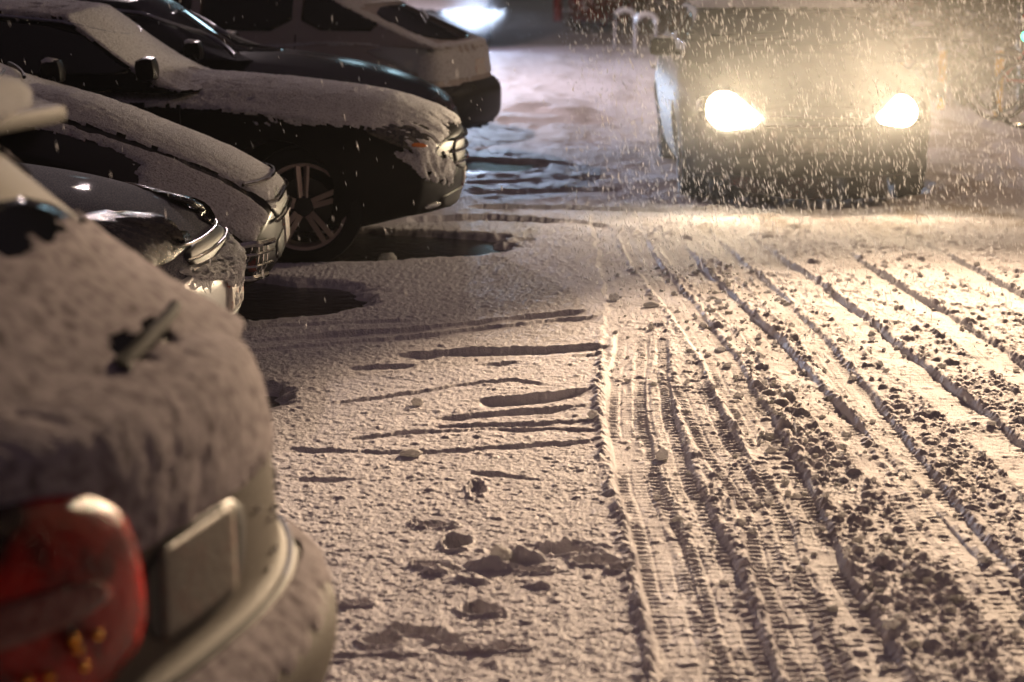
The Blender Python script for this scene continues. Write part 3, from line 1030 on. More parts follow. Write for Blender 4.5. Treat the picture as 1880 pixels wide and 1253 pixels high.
# ---- black crossover, nose to the street (snow on bonnet, five double spokes)
p4 = dict(L=4.4, W=0.90, nose=0.24, nosep=2.3, hubs=[-0.92, -3.55], hubz=0.35, arch=0.39, drop=0.13, dropq=2.6, zb=0.22, lift=0.07,
          top=[(0.05, 0.70), (-0.04, 0.80), (-0.15, 0.865), (-0.40, 0.945), (-0.80, 1.00), (-1.30, 1.045), (-1.60, 1.06), (-2.6, 1.08), (-4.0, 1.06), (-4.4, 0.9)],
          front=[(0.20, -0.14), (0.32, -0.03), (0.5, 0.0), (0.68, -0.005), (0.80, -0.03), (0.95, -0.10)],
          rear=[(0.2, 0.1), (0.5, 0.0), (0.9, 0.03), (1.1, 0.12)],
          roof=dict(cowl=-1.42, front=-2.20, back_base=-4.25, back_top=-3.75, z=[(-1.4, 1.10), (-1.8, 1.33), (-2.2, 1.46), (-2.8, 1.51), (-3.5, 1.49), (-4.3, 1.38)]),
          snow=0.020, snow_t=0.66, nv=110,
          snow_mask=lambda V, N: (0.95 + 0.5 * n3(V, 0.03, 55)) * np.exp(-((V[:, 2] - 0.52 + 0.48 * (V[:, 0] + 0.10)) / (0.025 + 0.13 * ss(V[:, 0], -0.5, -0.05))) ** 2) * ss(V[:, 0], -0.60, -0.30) * (V[:, 1] < -0.45) * (1 - 0.7 * ss(V[:, 0], -0.05, 0.0)) + 0.62 * (N[:, 2] > 0.05) * np.exp(-((V[:, 2] - 0.85) / 0.05) ** 2 - ((V[:, 0] + 0.80) / 0.5) ** 2) + 0.45 * (V[:, 2] > 1.1) * (N[:, 0] > 0.2))
c4 = Car('parked_car', p4, (-0.43, 13.38, 0), R(1.0), M_black, 'black crossover nose out with snowy bonnet and five spoke wheel beside a puddle', 'car', 'cars parked nose out')
c4.add_wheels(0.248, 0.35, 'double', steer=R(0))
for sd in (-1, 1):
    h = c4.patch('headlight', 'side', [(-0.60, 0.80), (-0.40, 0.865), (-0.20, 0.83), (-0.12, 0.70), (-0.17, 0.635), (-0.38, 0.70)], M_lamp_glass, 0.006, sd, thick=0.012)
    c4.patch('indicator', 'side', [(-0.30, 0.705), (-0.22, 0.695), (-0.22, 0.675), (-0.30, 0.685)], M_amber, 0.020, sd, parent=h)
    c4.patch('fog_light', 'side', [(-0.22, 0.345), (-0.14, 0.355), (-0.14, 0.325), (-0.22, 0.315)], M_chrome, 0.010, sd)
gr = c4.patch('grille', 'front', [(-0.48, 0.72), (0.48, 0.72), (0.40, 0.50), (-0.40, 0.50)], M_plastic, 0.006)
for z in (0.565, 0.635, 0.70):
    c4.line('slat', 'front', [(-0.45, z), (0.45, z)], M_chrome, 0.011, 0.020, parent=gr)
c4.patch('lower_grille', 'front', [(-0.62, 0.40), (0.62, 0.40), (0.55, 0.29), (-0.55, 0.29)], M_plastic, 0.006)
c4.patch('number_plate', 'front', [(-0.16, 0.49), (0.16, 0.49), (0.16, 0.40), (-0.16, 0.40)], M_plate, 0.012, rnd=0)
side_windows(c4, [[(-1.72, 1.10), (-2.28, 1.38), (-2.80, 1.43), (-2.80, 1.10)], [(-2.88, 1.10), (-2.88, 1.43), (-3.6, 1.40), (-3.85, 1.12)]],
             [(-1.58, 1.075), (-1.75, 1.17), (-2.00, 1.30), (-2.30, 1.40), (-2.8, 1.45), (-3.5, 1.43)])
c4.patch('windscreen', 'front', [(-0.70, 1.12), (0.70, 1.12), (0.58, 1.42), (-0.58, 1.42)], M_glass, 0.004)
c4.mirror(-1.78, 1.15, -1, snow=False)
c4.mirror(-1.78, 1.15, 1)
c4.line('door_seam', 'side', [(-1.62, 1.02), (-1.60, 0.5), (-1.52, 0.30)], M_plastic, 0.004, 0.000, -1)

# ---- dark compact with a steep bonnet
p3 = dict(L=4.2, W=0.88, nose=0.12, nosep=4.0, hubs=[-0.80, -3.4], hubz=0.31, arch=0.35, drop=0.24, dropq=2.4, zb=0.19, lift=0.03,
          top=[(0.05, 0.60), (-0.05, 0.72), (-0.16, 0.80), (-0.40, 0.92), (-0.70, 1.04), (-1.00, 1.12), (-1.3, 1.15), (-2.6, 1.10), (-3.9, 1.08), (-4.2, 0.9)],
          front=[(0.18, -0.10), (0.26, -0.01), (0.36, 0.03), (0.55, 0.02), (0.64, -0.01), (0.76, -0.06), (0.95, -0.14)],
          rear=[(0.2, 0.1), (0.5, 0.0), (0.9, 0.03), (1.1, 0.12)],
          roof=dict(cowl=-0.98, front=-1.95, back_base=-4.1, back_top=-3.7, z=[(-0.9, 1.10), (-1.3, 1.33), (-1.9, 1.50), (-2.6, 1.53), (-3.5, 1.48), (-4.2, 1.35)]),
          snow=0.014, snow_t=0.42, nv=110,
          snow_mask=lambda V, N: -1.1 * np.exp(-((np.abs(V[:, 1]) - 0.54 - 0.02 * n3(V, 0.1, 31)) / 0.026) ** 2) * (V[:, 0] > -1.0) * (V[:, 2] < 1.12) + 0.18 * (V[:, 0] > -0.55) * (N[:, 2] > 0.1) - 0.9 * ss(np.abs(V[:, 1]), 0.58, 0.72) * (1 - ss(V[:, 0], -0.74, -0.54)))
c3 = Car('parked_car', p3, (-1.31, 11.10, 0), R(3.0), M_grey, 'dark compact car nose out with steep snowy bonnet and chrome framed fog light', 'car', 'cars parked nose out')
c3.add_wheels(0.20, 0.31, 'single')
gr = c3.patch('grille', 'front', [(-0.56, 0.70), (0.56, 0.70), (0.48, 0.50), (-0.48, 0.50)], M_plastic, 0.006)
for z in (0.52, 0.60, 0.68):
    c3.line('slat', 'front', [(-0.52, z), (0.52, z)], M_chrome, 0.010, 0.022, parent=gr)
for sd in (-1, 1):
    c3.patch('headlight', 'side', [(-0.62, 0.80), (-0.45, 0.84), (-0.22, 0.75), (-0.16, 0.64), (-0.30, 0.66)], M_lamp_glass, 0.004, sd)
    fr = c3.patch('fog_light', 'front', [(sd * 0.60, 0.44), (sd * 0.84, 0.44), (sd * 0.84, 0.26), (sd * 0.60, 0.26)], M_plastic, 0.005)
    for z in (0.285, 0.34, 0.395, 0.44):
        c3.line('slat', 'front', [(sd * 0.60, z), (sd * 0.85, z)], M_chrome, {0.285: 0.014, 0.44: 0.016}.get(z, 0.007), 0.022, parent=fr)
    for yy in (0.66, 0.70, 0.74, 0.78, 0.81):
        c3.line('bar', 'front', [(sd * yy, 0.27), (sd * yy, 0.43)], M_chrome, 0.004, 0.016, parent=fr)
    MB().lathe([(0.0, 0.035), (0.035, 0.035), (0.042, 0.0)], (-0.10, sd * 0.74, 0.34), 'X', 20).build('fog_lens', M_clear, fr)
c3.patch('lower_grille', 'front', [(-0.50, 0.44), (0.50, 0.44), (0.46, 0.30), (-0.46, 0.30)], M_plastic, 0.006)
c3.patch('number_plate', 'front', [(-0.155, 0.50), (0.155, 0.50), (0.155, 0.36), (-0.155, 0.36)], M_plate, 0.016, rnd=0)
side_windows(c3, [[(-1.30, 1.12), (-1.80, 1.36), (-2.40, 1.44), (-2.40, 1.12)], [(-2.48, 1.12), (-2.48, 1.44), (-3.3, 1.42), (-3.7, 1.14)]],
             [(-1.12, 1.13), (-1.40, 1.28), (-1.80, 1.41), (-2.4, 1.47), (-3.3, 1.44)])
c3.patch('windscreen', 'front', [(-0.68, 1.18), (0.68, 1.18), (0.56, 1.46), (-0.56, 1.46)], M_glass, 0.004)
c3.line('wiper', 'front', [(-0.60, 1.165), (0.05, 1.20)], M_plastic, 0.010, 0.030)
c3.line('wiper', 'front', [(0.05, 1.16), (0.60, 1.20)], M_plastic, 0.010, 0.030)
c3.mirror(-1.28, 1.16, -1, M_grey)
c3.mirror(-1.28, 1.16, 1, M_grey)

# ---- blue-grey sedan, number plate and iced front
p2 = dict(L=4.6, W=0.90, nose=0.16, nosep=2.6, hubs=[-0.90, -3.6], hubz=0.32, arch=0.36, drop=0.10, dropq=3.0, zb=0.20, lift=0.05,
          top=[(0.05, 0.64), (-0.04, 0.70), (-0.10, 0.755), (-0.28, 0.835), (-0.60, 0.915), (-1.10, 0.98), (-1.5, 1.01), (-2.6, 1.03), (-4.0, 1.03), (-4.6, 0.92)],
          front=[(0.20, -0.07), (0.30, 0.02), (0.42, 0.05), (0.55, 0.045), (0.60, -0.005), (0.72, -0.04), (0.95, -0.12)],
          rear=[(0.2, 0.1), (0.5, 0.0), (0.9, 0.03), (1.1, 0.12)],
          roof=dict(cowl=-1.30, front=-2.1, back_base=-4.1, back_top=-3.3, z=[(-1.3, 1.08), (-1.7, 1.28), (-2.1, 1.41), (-2.7, 1.45), (-3.3, 1.40), (-4.2, 1.05)]),
          snow=0.006, snow_t=1.02, nv=110, snow_mat=M_snow,
          snow_mask=lambda V, N: 0.95 * ss(V[:, 0], -0.07, 0.0) * (V[:, 2] > 0.40) * (V[:, 2] < 0.64) * (np.abs(V[:, 1]) < 0.72) - 0.8 * (V[:, 2] > 0.72) * (V[:, 2] < 1.04) * (V[:, 0] < -0.03) + 0.4 * (V[:, 2] > 1.08))
c2 = Car('parked_car', p2, (-1.29, 8.86, 0), R(-1.0), M_wetblue, 'blue grey sedan nose out with wet shiny bonnet and snow caked number plate', 'car', 'cars parked nose out')
c2.add_wheels(0.21, 0.32, 'single')
c2.patch('bumper', 'front', [(-0.80, 0.60), (0.80, 0.60), (0.86, 0.45), (0.80, 0.24), (-0.80, 0.24), (-0.86, 0.45)], M_silver, 0.004, rnd=1, rings=14)
gr = c2.patch('grille', 'front', [(-0.48, 0.69), (0.48, 0.69), (0.42, 0.58), (-0.42, 0.58)], M_plastic, 0.006)
for z in (0.605, 0.645, 0.685):
    c2.line('slat', 'front', [(-0.47, z), (0.47, z)], M_chrome, 0.006, 0.014, parent=gr)
for sd in (-1, 1):
    h = c2.patch('headlight', 'side', [(-0.58, 0.83), (-0.36, 0.835), (-0.12, 0.80), (-0.06, 0.70), (-0.12, 0.64), (-0.40, 0.68)], M_lamp_glass, 0.006, sd, thick=0.012)
    c2.patch('indicator', 'side', [(-0.36, 0.75), (-0.32, 0.76), (-0.31, 0.73), (-0.35, 0.725)], M_amber, 0.019, sd, parent=h)
pl = c2.patch('number_plate', 'front', [(-0.155, 0.55), (0.155, 0.55), (0.155, 0.395), (-0.155, 0.395)], M_plate, 0.022, rnd=0)
c2.patch('lower_grille', 'front', [(-0.5, 0.36), (0.5, 0.36), (0.45, 0.26), (-0.45, 0.26)], M_plastic, 0.010)
side_windows(c2, [[(-1.55, 1.06), (-2.1, 1.32), (-2.60, 1.38), (-2.60, 1.06)], [(-2.68, 1.06), (-2.68, 1.38), (-3.3, 1.34), (-3.8, 1.08)]], [(-1.5, 1.05), (-2.1, 1.34), (-2.7, 1.40), (-3.3, 1.36)])
c2.patch('windscreen', 'front', [(-0.70, 1.08), (0.70, 1.08), (0.56, 1.36), (-0.56, 1.36)], M_glass, 0.004)
c2.mirror(-1.62, 1.10, -1, M_wetblue)
c2.mirror(-1.62, 1.10, 1, M_wetblue)
# snow caked on the bumper and plate
ic = c2.patch('snow_crust', 'front', [(-0.60, 0.635), (-0.2, 0.61), (0.2, 0.63), (0.62, 0.62), (0.50, 0.55), (0.17, 0.53), (0.12, 0.39), (-0.10, 0.40), (-0.16, 0.53), (-0.45, 0.57)], M_snow, 0.012, rings=26, seg=0.010, thick=0.014)
me = ic.data
cv = np.zeros(len(me.vertices) * 3, np.float32)
me.vertices.foreach_get('co', cv)
cv = cv.reshape(-1, 3)
cv[:, 0] += 0.022 * np.clip(fbm(cv[:, 1], cv[:, 2], 0.03, 3, 77) + 0.15, -0.3, 1) + 0.010 * fbm(cv[:, 1], cv[:, 2], 0.010, 2, 78)
me.vertices.foreach_set('co', cv.ravel())

# ---- navy sedan behind the crossover
p5 = dict(L=4.6, W=0.90, nose=0.22, nosep=2.4, hubs=[-0.88, -3.6], hubz=0.32, arch=0.36, drop=0.12, zb=0.20,
          top=[(0.05, 0.68), (-0.04, 0.78), (-0.15, 0.86), (-0.45, 0.96), (-0.90, 1.045), (-1.30, 1.09), (-1.6, 1.11), (-2.6, 1.09), (-4.0, 1.08), (-4.6, 0.92)],
          front=[(0.20, -0.10), (0.32, 0.0), (0.55, 0.01), (0.70, -0.03), (0.9, -0.12)],
          rear=[(0.2, 0.1), (0.5, 0.0), (0.9, 0.03), (1.1, 0.12)],
          roof=dict(cowl=-1.30, front=-2.15, back_base=-4.2, back_top=-3.4, z=[(-1.3, 1.12), (-1.7, 1.33), (-2.1, 1.47), (-2.7, 1.51), (-3.3, 1.47), (-4.2, 1.12)]),
          snow=0.006, snow_t=0.90, step=0.03, nv=60, nh=24,
          snow_mask=lambda V, N: -0.6 + 0 * V[:, 0])
c5 = Car('parked_car', p5, (-0.56, 15.85, 0), 0, M_navy, 'navy sedan nose out with dark wet bonnet between crossover and pale car', 'car', 'cars parked nose out')
c5.add_wheels(0.21, 0.32, 'single')
for sd in (-1, 1):
    c5.patch('headlight', 'side', [(-0.55, 0.76), (-0.35, 0.78), (-0.14, 0.68), (-0.16, 0.60), (-0.35, 0.64)], M_lamp_glass, 0.006, sd)
gr = c5.patch('grille', 'front', [(-0.45, 0.66), (0.45, 0.66), (0.38, 0.45), (-0.38, 0.45)], M_plastic, 0.006)
c5.patch('number_plate', 'front', [(-0.155, 0.44), (0.155, 0.44), (0.155, 0.32), (-0.155, 0.32)], M_plate, 0.012, rnd=0)
side_windows(c5, [[(-1.62, 1.08), (-2.18, 1.34), (-2.70, 1.39), (-2.70, 1.08)], [(-2.78, 1.08), (-2.78, 1.39), (-3.4, 1.35), (-3.8, 1.10)]],
             [(-1.52, 1.07), (-1.8, 1.22), (-2.15, 1.365), (-2.7, 1.42), (-3.3, 1.38)])
c5.patch('windscreen', 'front', [(-0.70, 1.08), (0.70, 1.08), (0.56, 1.37), (-0.56, 1.37)], M_glass, 0.004)
c5.mirror(-1.76, 1.10, -1, M_navy)
c5.mirror(-1.76, 1.10, 1, M_navy)

# ---- pale minivan, tail to the street. Built nose first; its tail is x = -L
p6 = dict(L=4.6, W=0.92, nose=0.2, hubs=[-0.95, -3.72], hubz=0.34, arch=0.38, drop=0.03, zb=0.25, tail=0.16,
          top=[(0.0, 0.80), (-0.6, 0.98), (-1.2, 1.06), (-2.6, 1.02), (-3.6, 1.05), (-4.5, 1.02), (-4.6, 0.98)],
          front=[(0.20, -0.10), (0.32, 0.0), (0.55, 0.01), (0.8, -0.08), (0.95, -0.16)],
          rear=[(0.25, 0.07), (0.40, -0.02), (0.60, -0.02), (0.68, 0.06), (1.1, 0.10)],
          roof=dict(cowl=-0.95, front=-1.9, back_base=-4.52, back_top=-3.25, bulger=1.0, z=[(-1.0, 1.15), (-1.5, 1.45), (-1.9, 1.58), (-2.5, 1.63), (-3.1, 1.60), (-4.3, 1.45)]),
          snow=0.012, snow_t=0.50, step=0.03, nv=60, nh=30,
          snow_mask=lambda V, N: 0.75 * (V[:, 0] < -4.2) * (V[:, 2] > 0.70) * (V[:, 2] < 0.94) + 0.3 * (V[:, 0] < -4.1) * (V[:, 2] > 1.45) - 1.2 * (V[:, 0] < -3.7) * (V[:, 2] > 1.01) * (V[:, 2] < 1.31) * (np.abs(V[:, 1]) < 0.66))
c6 = Car('parked_minivan', p6, (-4.62, 19.95, 0), R(180 - 13), M_white, 'pale snow dusted car parked tail out with dark bumper and sloping rear window', 'car')
c6.root.location = (-0.40 - 4.6 * math.cos(R(13)), 18.75 + 4.6 * math.sin(R(13)) * 1.0, 0)
c6.add_wheels(0.22, 0.34, 'single')
c6.patch('rear_window', 'rear', [(-0.72, 1.02), (0.72, 1.02), (0.62, 1.30), (-0.62, 1.30)], M_glass, 0.010, rings=12)
c6.patch('rear_bumper', 'rear', [(-0.90, 0.68), (0.90, 0.68), (0.90, 0.27), (-0.90, 0.27)], M_plastic, 0.014, rings=14, rnd=1)
c6.patch('number_plate', 'rear', [(-0.155, 0.86), (0.155, 0.86), (0.155, 0.72), (-0.155, 0.72)], M_plate, 0.014, rnd=0)
for sd in (-1, 1):
    c6.patch('side_bumper', 'side', [(-4.12, 0.66), (-4.60, 0.66), (-4.58, 0.27), (-4.12, 0.27)], M_plastic, 0.010, sd, rings=8, rnd=0)
    c6.patch('tail_light', 'rear', [(sd * 0.88, 1.00), (sd * 0.72, 1.00), (sd * 0.74, 0.74), (sd * 0.88, 0.74)], M_snow if sd > 0 else M_red, 0.003, thick=0.004)
    c6.patch('side_window', 'side', [(-3.20, 1.12), (-3.98, 1.11), (-3.50, 1.38), (-3.20, 1.46)], M_glass, 0.006, sd, rnd=1)
    c6.patch('side_window', 'side', [(-2.30, 1.10), (-3.12, 1.11), (-3.12, 1.52), (-2.30, 1.54)], M_glass, 0.006, sd, rnd=1)
    c6.patch('side_window', 'side', [(-1.40, 1.12), (-2.22, 1.09), (-2.22, 1.54), (-1.95, 1.50)], M_glass, 0.006, sd, rnd=1)
    c6.line('door_seam', 'side', [(-3.16, 1.08), (-3.17, 0.75), (-3.10, 0.4)], M_plastic, 0.006, 0.001, sd)
c6.line('rear_wiper', 'rear', [(0.0, 1.16), (-0.35, 1.22)], M_plastic, 0.01, 0.03)

# ---- the near hatchback, tail to the street, right beside the camera and out of focus
p1 = dict(L=4.2, W=0.88, nose=0.2, hubs=[-0.9, -3.45], hubz=0.33, arch=0.37, drop=0.03, zb=0.30, tail=0.20, dense=1.3, dense_rear=True, step=0.016, nv=120, nh=56, smooth=4,
          top=[(0.0, 0.80), (-0.6, 0.95), (-1.2, 1.04), (-2.6, 1.09), (-3.6, 1.13), (-4.0, 1.19), (-4.1, 1.19), (-4.2, 1.15)],
          front=[(0.20, -0.10), (0.55, 0.01), (0.8, -0.08), (1.0, -0.16)],
          rear=[(0.30, 0.08), (0.45, -0.03), (0.62, -0.085), (0.69, -0.06), (0.755, 0.03), (0.95, 0.035), (1.06, 0.045), (1.2, 0.10)],
          roof=dict(cowl=-1.0, front=-1.9, back_base=-4.08, back_top=-3.62, bulger=1.0, z=[(-1.0, 1.15), (-1.5, 1.40), (-1.9, 1.50), (-2.7, 1.55), (-3.5, 1.54), (-4.2, 1.48)]),
          snow=0.010, lumpy=0.0012, snow_t=-0.06, snow_mat=M_snow_thin,
          snow_mask=lambda V, N: 0.85 * ss(V[:, 2], 0.96, 1.05) - 1.6 * ((V[:, 2] < 0.955) & (V[:, 2] > 0.735)) * 1.0 - 0.55 * (V[:, 2] < 0.735) - 2.4 * ss(V[:, 2], 1.31, 1.40) * (V[:, 0] < -3.55) * (V[:, 2] < 1.53) * (1 + 0.5 * n3(V, 0.08, 66)) - 2.3 * np.exp(-((V[:, 1] + 0.25) / 0.22) ** 2 - ((V[:, 2] - 1.20) / 0.026) ** 2) * (1 + n3(V, 0.06, 61)) - 0.9 * np.exp(-((V[:, 2] - 1.135 - 0.012 * n3(V, 0.2, 62)) / 0.012) ** 2))
c1 = Car('parked_hatchback', p1, (-0.52 - 4.2 * math.cos(R(14)), 3.45 + 4.2 * math.sin(R(14)), 0), R(166), M_beige, 'blurred champagne hatchback tail out in the left foreground with snow over its rear window', 'car')
c1.add_wheels(0.22, 0.33, 'single')
c1.patch('rear_window', 'rear', [(-0.66, 1.19), (0.66, 1.19), (0.56, 1.44), (-0.56, 1.44)], M_glass, 0.003, rings=10)
for sd in (-1, 1):
    t = c1.patch('tail_light', 'rear', [(sd * 0.87, 1.10), (sd * 0.80, 1.10), (sd * 0.78, 0.80), (sd * 0.86, 0.79)] if sd < 0 else [(sd * 0.87, 1.10), (sd * 0.38, 1.10), (sd * 0.235, 1.02), (sd * 0.215, 0.78), (sd * 0.86, 0.78)], M_red, 0.014, thick=0.02, rings=10)
    if sd < 0:
        continue
    c1.patch('reverse_light', 'rear', [(sd * 0.66, 0.98), (sd * 0.36, 0.965), (sd * 0.34, 0.92), (sd * 0.66, 0.91)], M_clear, 0.039, parent=t)
    c1.patch('indicator', 'rear', [(sd * 0.80, 0.87), (sd * 0.70, 0.88), (sd * 0.70, 0.82), (sd * 0.80, 0.81)], M_amber, 0.039, parent=t)
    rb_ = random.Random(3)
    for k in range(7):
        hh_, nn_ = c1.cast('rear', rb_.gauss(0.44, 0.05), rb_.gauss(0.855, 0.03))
        MB().ell(hh_ + nn_ * 0.040, (0.009, 0.009, 0.009), 2).build('glint_bead', M_bead, t)  # metal beads added to make sparkles in the tail light
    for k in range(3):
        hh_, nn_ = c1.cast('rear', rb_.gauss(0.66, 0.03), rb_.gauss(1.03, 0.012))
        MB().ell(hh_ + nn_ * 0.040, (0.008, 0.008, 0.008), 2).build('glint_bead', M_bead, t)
c1.patch('plate_recess', 'rear', [(-0.23, 0.96), (0.23, 0.96), (0.20, 0.78), (-0.20, 0.78)], M_plastic, 0.004, rings=8)
c1.patch('number_plate', 'rear', [(-0.155, 0.945), (0.155, 0.945), (0.155, 0.795), (-0.155, 0.795)], M_plate_tan, 0.007, rnd=0)
c1.line('bumper_seam', 'rear', [(-0.80, 0.735), (0.80, 0.735)], M_plastic, 0.007, 0.002)
c1.line('rear_wiper', 'rear', [(-0.48, 1.215), (-0.25, 1.205), (-0.02, 1.185)], M_rubber, 0.014, 0.008)
for sd in (-1, 1):
    c1.patch('side_window', 'side', [(-1.5, 1.12), (-2.4, 1.14), (-2.4, 1.44), (-2.0, 1.42)], M_glass, 0.006, sd, rnd=1)
    c1.patch('side_window', 'side', [(-2.5, 1.14), (-3.3, 1.16), (-3.3, 1.42), (-2.5, 1.44)], M_glass, 0.006, sd, rnd=1)
rb_ = random.Random(12)
for k in range(16):
    hh_, nn_ = c1.cast('rear', rb_.uniform(-0.62, -0.30), rb_.uniform(0.765, 0.90))
    MB().ell(hh_ + nn_ * 0.003, (0.005, 0.005, 0.005), 2).build('chrome_glint_bead', M_chrome, c1.root)  # chrome beads added for blurred glints above the bumper
# roof spoiler with its cap of snow
sp = MB().box((-3.52, 0, 1.555), (0.30, 1.20, 0.035), Matrix.Rotation(R(4), 3, 'Y'), 0.015).build('spoiler', M_beige, c1.root)
MB().ell((-3.53, 0, 1.590), (0.17, 0.62, 0.085), 4, 0.07, 3).build('snow_cap', M_snow, sp)
bl = MB().box((-3.675, 0, 1.542), (0.012, 0.26, 0.016)).build('brake_light', M_amber, sp)

# ---- the oncoming car with its headlamps on
po = dict(L=4.4, W=0.91, nose=0.22, nosep=2.4, hubs=[-0.88, -3.5], hubz=0.33, arch=0.37, drop=0.12, zb=0.20, step=0.025, nv=90,
          top=[(0.05, 0.72), (-0.04, 0.80), (-0.15, 0.86), (-0.5, 0.94), (-1.0, 1.00), (-1.5, 1.03), (-2.6, 1.05), (-4.0, 1.05), (-4.4, 0.95)],
          front=[(0.20, -0.08), (0.32, 0.0), (0.55, 0.02), (0.72, -0.02), (0.9, -0.12)],
          rear=[(0.2, 0.1), (0.5, 0.0), (0.9, 0.03), (1.1, 0.12)],
          roof=dict(cowl=-1.15, front=-2.0, back_base=-4.25, back_top=-3.9, z=[(-1.1, 1.08), (-1.6, 1.25), (-2.0, 1.345), (-2.5, 1.40), (-3.5, 1.39), (-4.3, 1.30)]),
          snow=0.010, snow_t=0.86, snow_mask=lambda V, N: 0.35 * (V[:, 2] > 1.34) - 0.7 * (V[:, 2] < 1.33))
PO = (1.94, 15.05, 0)
co = Car('oncoming_car', po, PO, R(-90), M_dull, 'dark hatchback driving towards the camera with both headlamps glaring', 'car')
co.add_wheels(0.22, 0.33, 'single')
co.patch('windscreen', 'front', [(-0.72, 1.08), (0.72, 1.08), (0.58, 1.31), (-0.58, 1.31)], M_glass, 0.004, rings=10)
gr = co.patch('grille', 'front', [(-0.40, 0.72), (0.40, 0.72), (0.34, 0.56), (-0.34, 0.56)], M_plastic, 0.006)
for z in (0.60, 0.66):
    co.line('slat', 'front', [(-0.36, z), (0.36, z)], M_chrome, 0.008, 0.016, parent=gr)
co.patch('lower_grille', 'front', [(-0.60, 0.40), (0.60, 0.40), (0.55, 0.27), (-0.55, 0.27)], M_plastic, 0.006)
co.patch('number_plate', 'front', [(-0.155, 0.52), (0.155, 0.52), (0.155, 0.42), (-0.155, 0.42)], M_plate_dim, 0.008, rnd=0)
for sd in (-1, 1):
    h = co.patch('headlight', 'front', [(sd * 0.80, 0.78), (sd * 0.60, 0.78), (sd * 0.42, 0.70), (sd * 0.42, 0.60), (sd * 0.66, 0.58), (sd * 0.80, 0.64)], M_lamp_glass, 0.006, thick=0.01)
    k_ = 1.12 if sd < 0 else 0.92
    oval = [(0.115 * math.cos(a), 0.105 * math.sin(a)) for a in [R(q) for q in range(40, 300, 20)]] + [(0.155, -0.080), (0.185, -0.060), (0.200, -0.030), (0.185, 0.0), (0.150, 0.022)]
    co.patch('lit_reflector', 'front', [(sd * (0.605 - q[0] * k_), 0.685 + q[1] * k_) for q in oval], M_head_on, 0.022, parent=h, rnd=1, rings=3)
    co.mirror(-1.5, 1.07, sd, M_grey)
side_windows(co, [[(-1.5, 1.08), (-2.05, 1.26), (-2.60, 1.32), (-2.60, 1.08)], [(-2.68, 1.08), (-2.68, 1.32), (-3.6, 1.30), (-3.95, 1.10)]])
co.line('wiper', 'front', [(-0.60, 1.12), (0.0, 1.15)], M_plastic, 0.010, 0.03)


# headlamp beams: a lamp whose strength follows the pattern of a dipped beam
def beam(loc, rz, power, col, parent, cut=0.008, e0=0.07, leak=0.02, up=0.0, size=0.07, wide=1.1, expo=2.3):
    l = bpy.data.lights.new('headlamp_beam', 'SPOT')
    l.energy = power
    l.color = col
    l.spot_size = R(150)
    l.spot_blend = 0.4
    l.shadow_soft_size = size
    l.use_nodes = True
    n = l.node_tree
    em = n.nodes['Emission']
    t = n.nodes.new('ShaderNodeTexCoord')
    s = n.nodes.new('ShaderNodeSeparateXYZ')
    n.links.new(t.outputs['Normal'], s.inputs[0])

    def math_(op, a, b=None):
        m = n.nodes.new('ShaderNodeMath')
        m.operation = op
        for i, v in enumerate((a, b)):
            if v is None:
                continue
            if isinstance(v, (int, float)):
                m.inputs[i].default_value = v
            else:
                n.links.new(v, m.inputs[i])
        return m.outputs[0]
    # local frame of the lamp: -z forward, y up
    e = math_('DIVIDE', s.outputs['Y'], s.outputs['Z'])          # = tan of the angle below the horizon
    e = math_('ABSOLUTE', e) if False else e
    mr = n.nodes.new('ShaderNodeMapRange')
    mr.inputs['From Min'].default_value = -cut
    mr.inputs['From Max'].default_value = cut
    n.links.new(e, mr.inputs['Value'])
    ratio = math_('DIVIDE', e0, math_('MAXIMUM', e, e0))
    pw = math_('POWER', ratio, expo)
    a = math_('DIVIDE', s.outputs['X'], s.outputs['Z'])
    a2 = math_('MULTIPLY', math_('MULTIPLY', a, a), -1.0 / (wide * wide))
    g = math_('EXPONENT', a2)
    v = math_('MULTIPLY', math_('MULTIPLY', mr.outputs[0], pw), g)
    v = math_('ADD', v, leak)
    if up:                                       # stray light above the cut-off
        v = math_('ADD', v, math_('MULTIPLY', math_('SUBTRACT', 1.0, mr.outputs[0]), up))
    n.links.new(v, em.inputs['Strength'])
    o = bpy.data.objects.new('headlamp_beam', l)
    COL.objects.link(o)
    o.location = loc
    o.rotation_euler = (PI / 2, 0, rz)
    if parent:
        o.parent = parent
    return o


for sd in (-1, 1):
    beam((0.10, sd * 0.56, 0.68), -PI / 2, 620, (1.0, 0.76, 0.48), co.root, e0=0.055, wide=0.7, expo=2.4, leak=0.08, up=0.48)


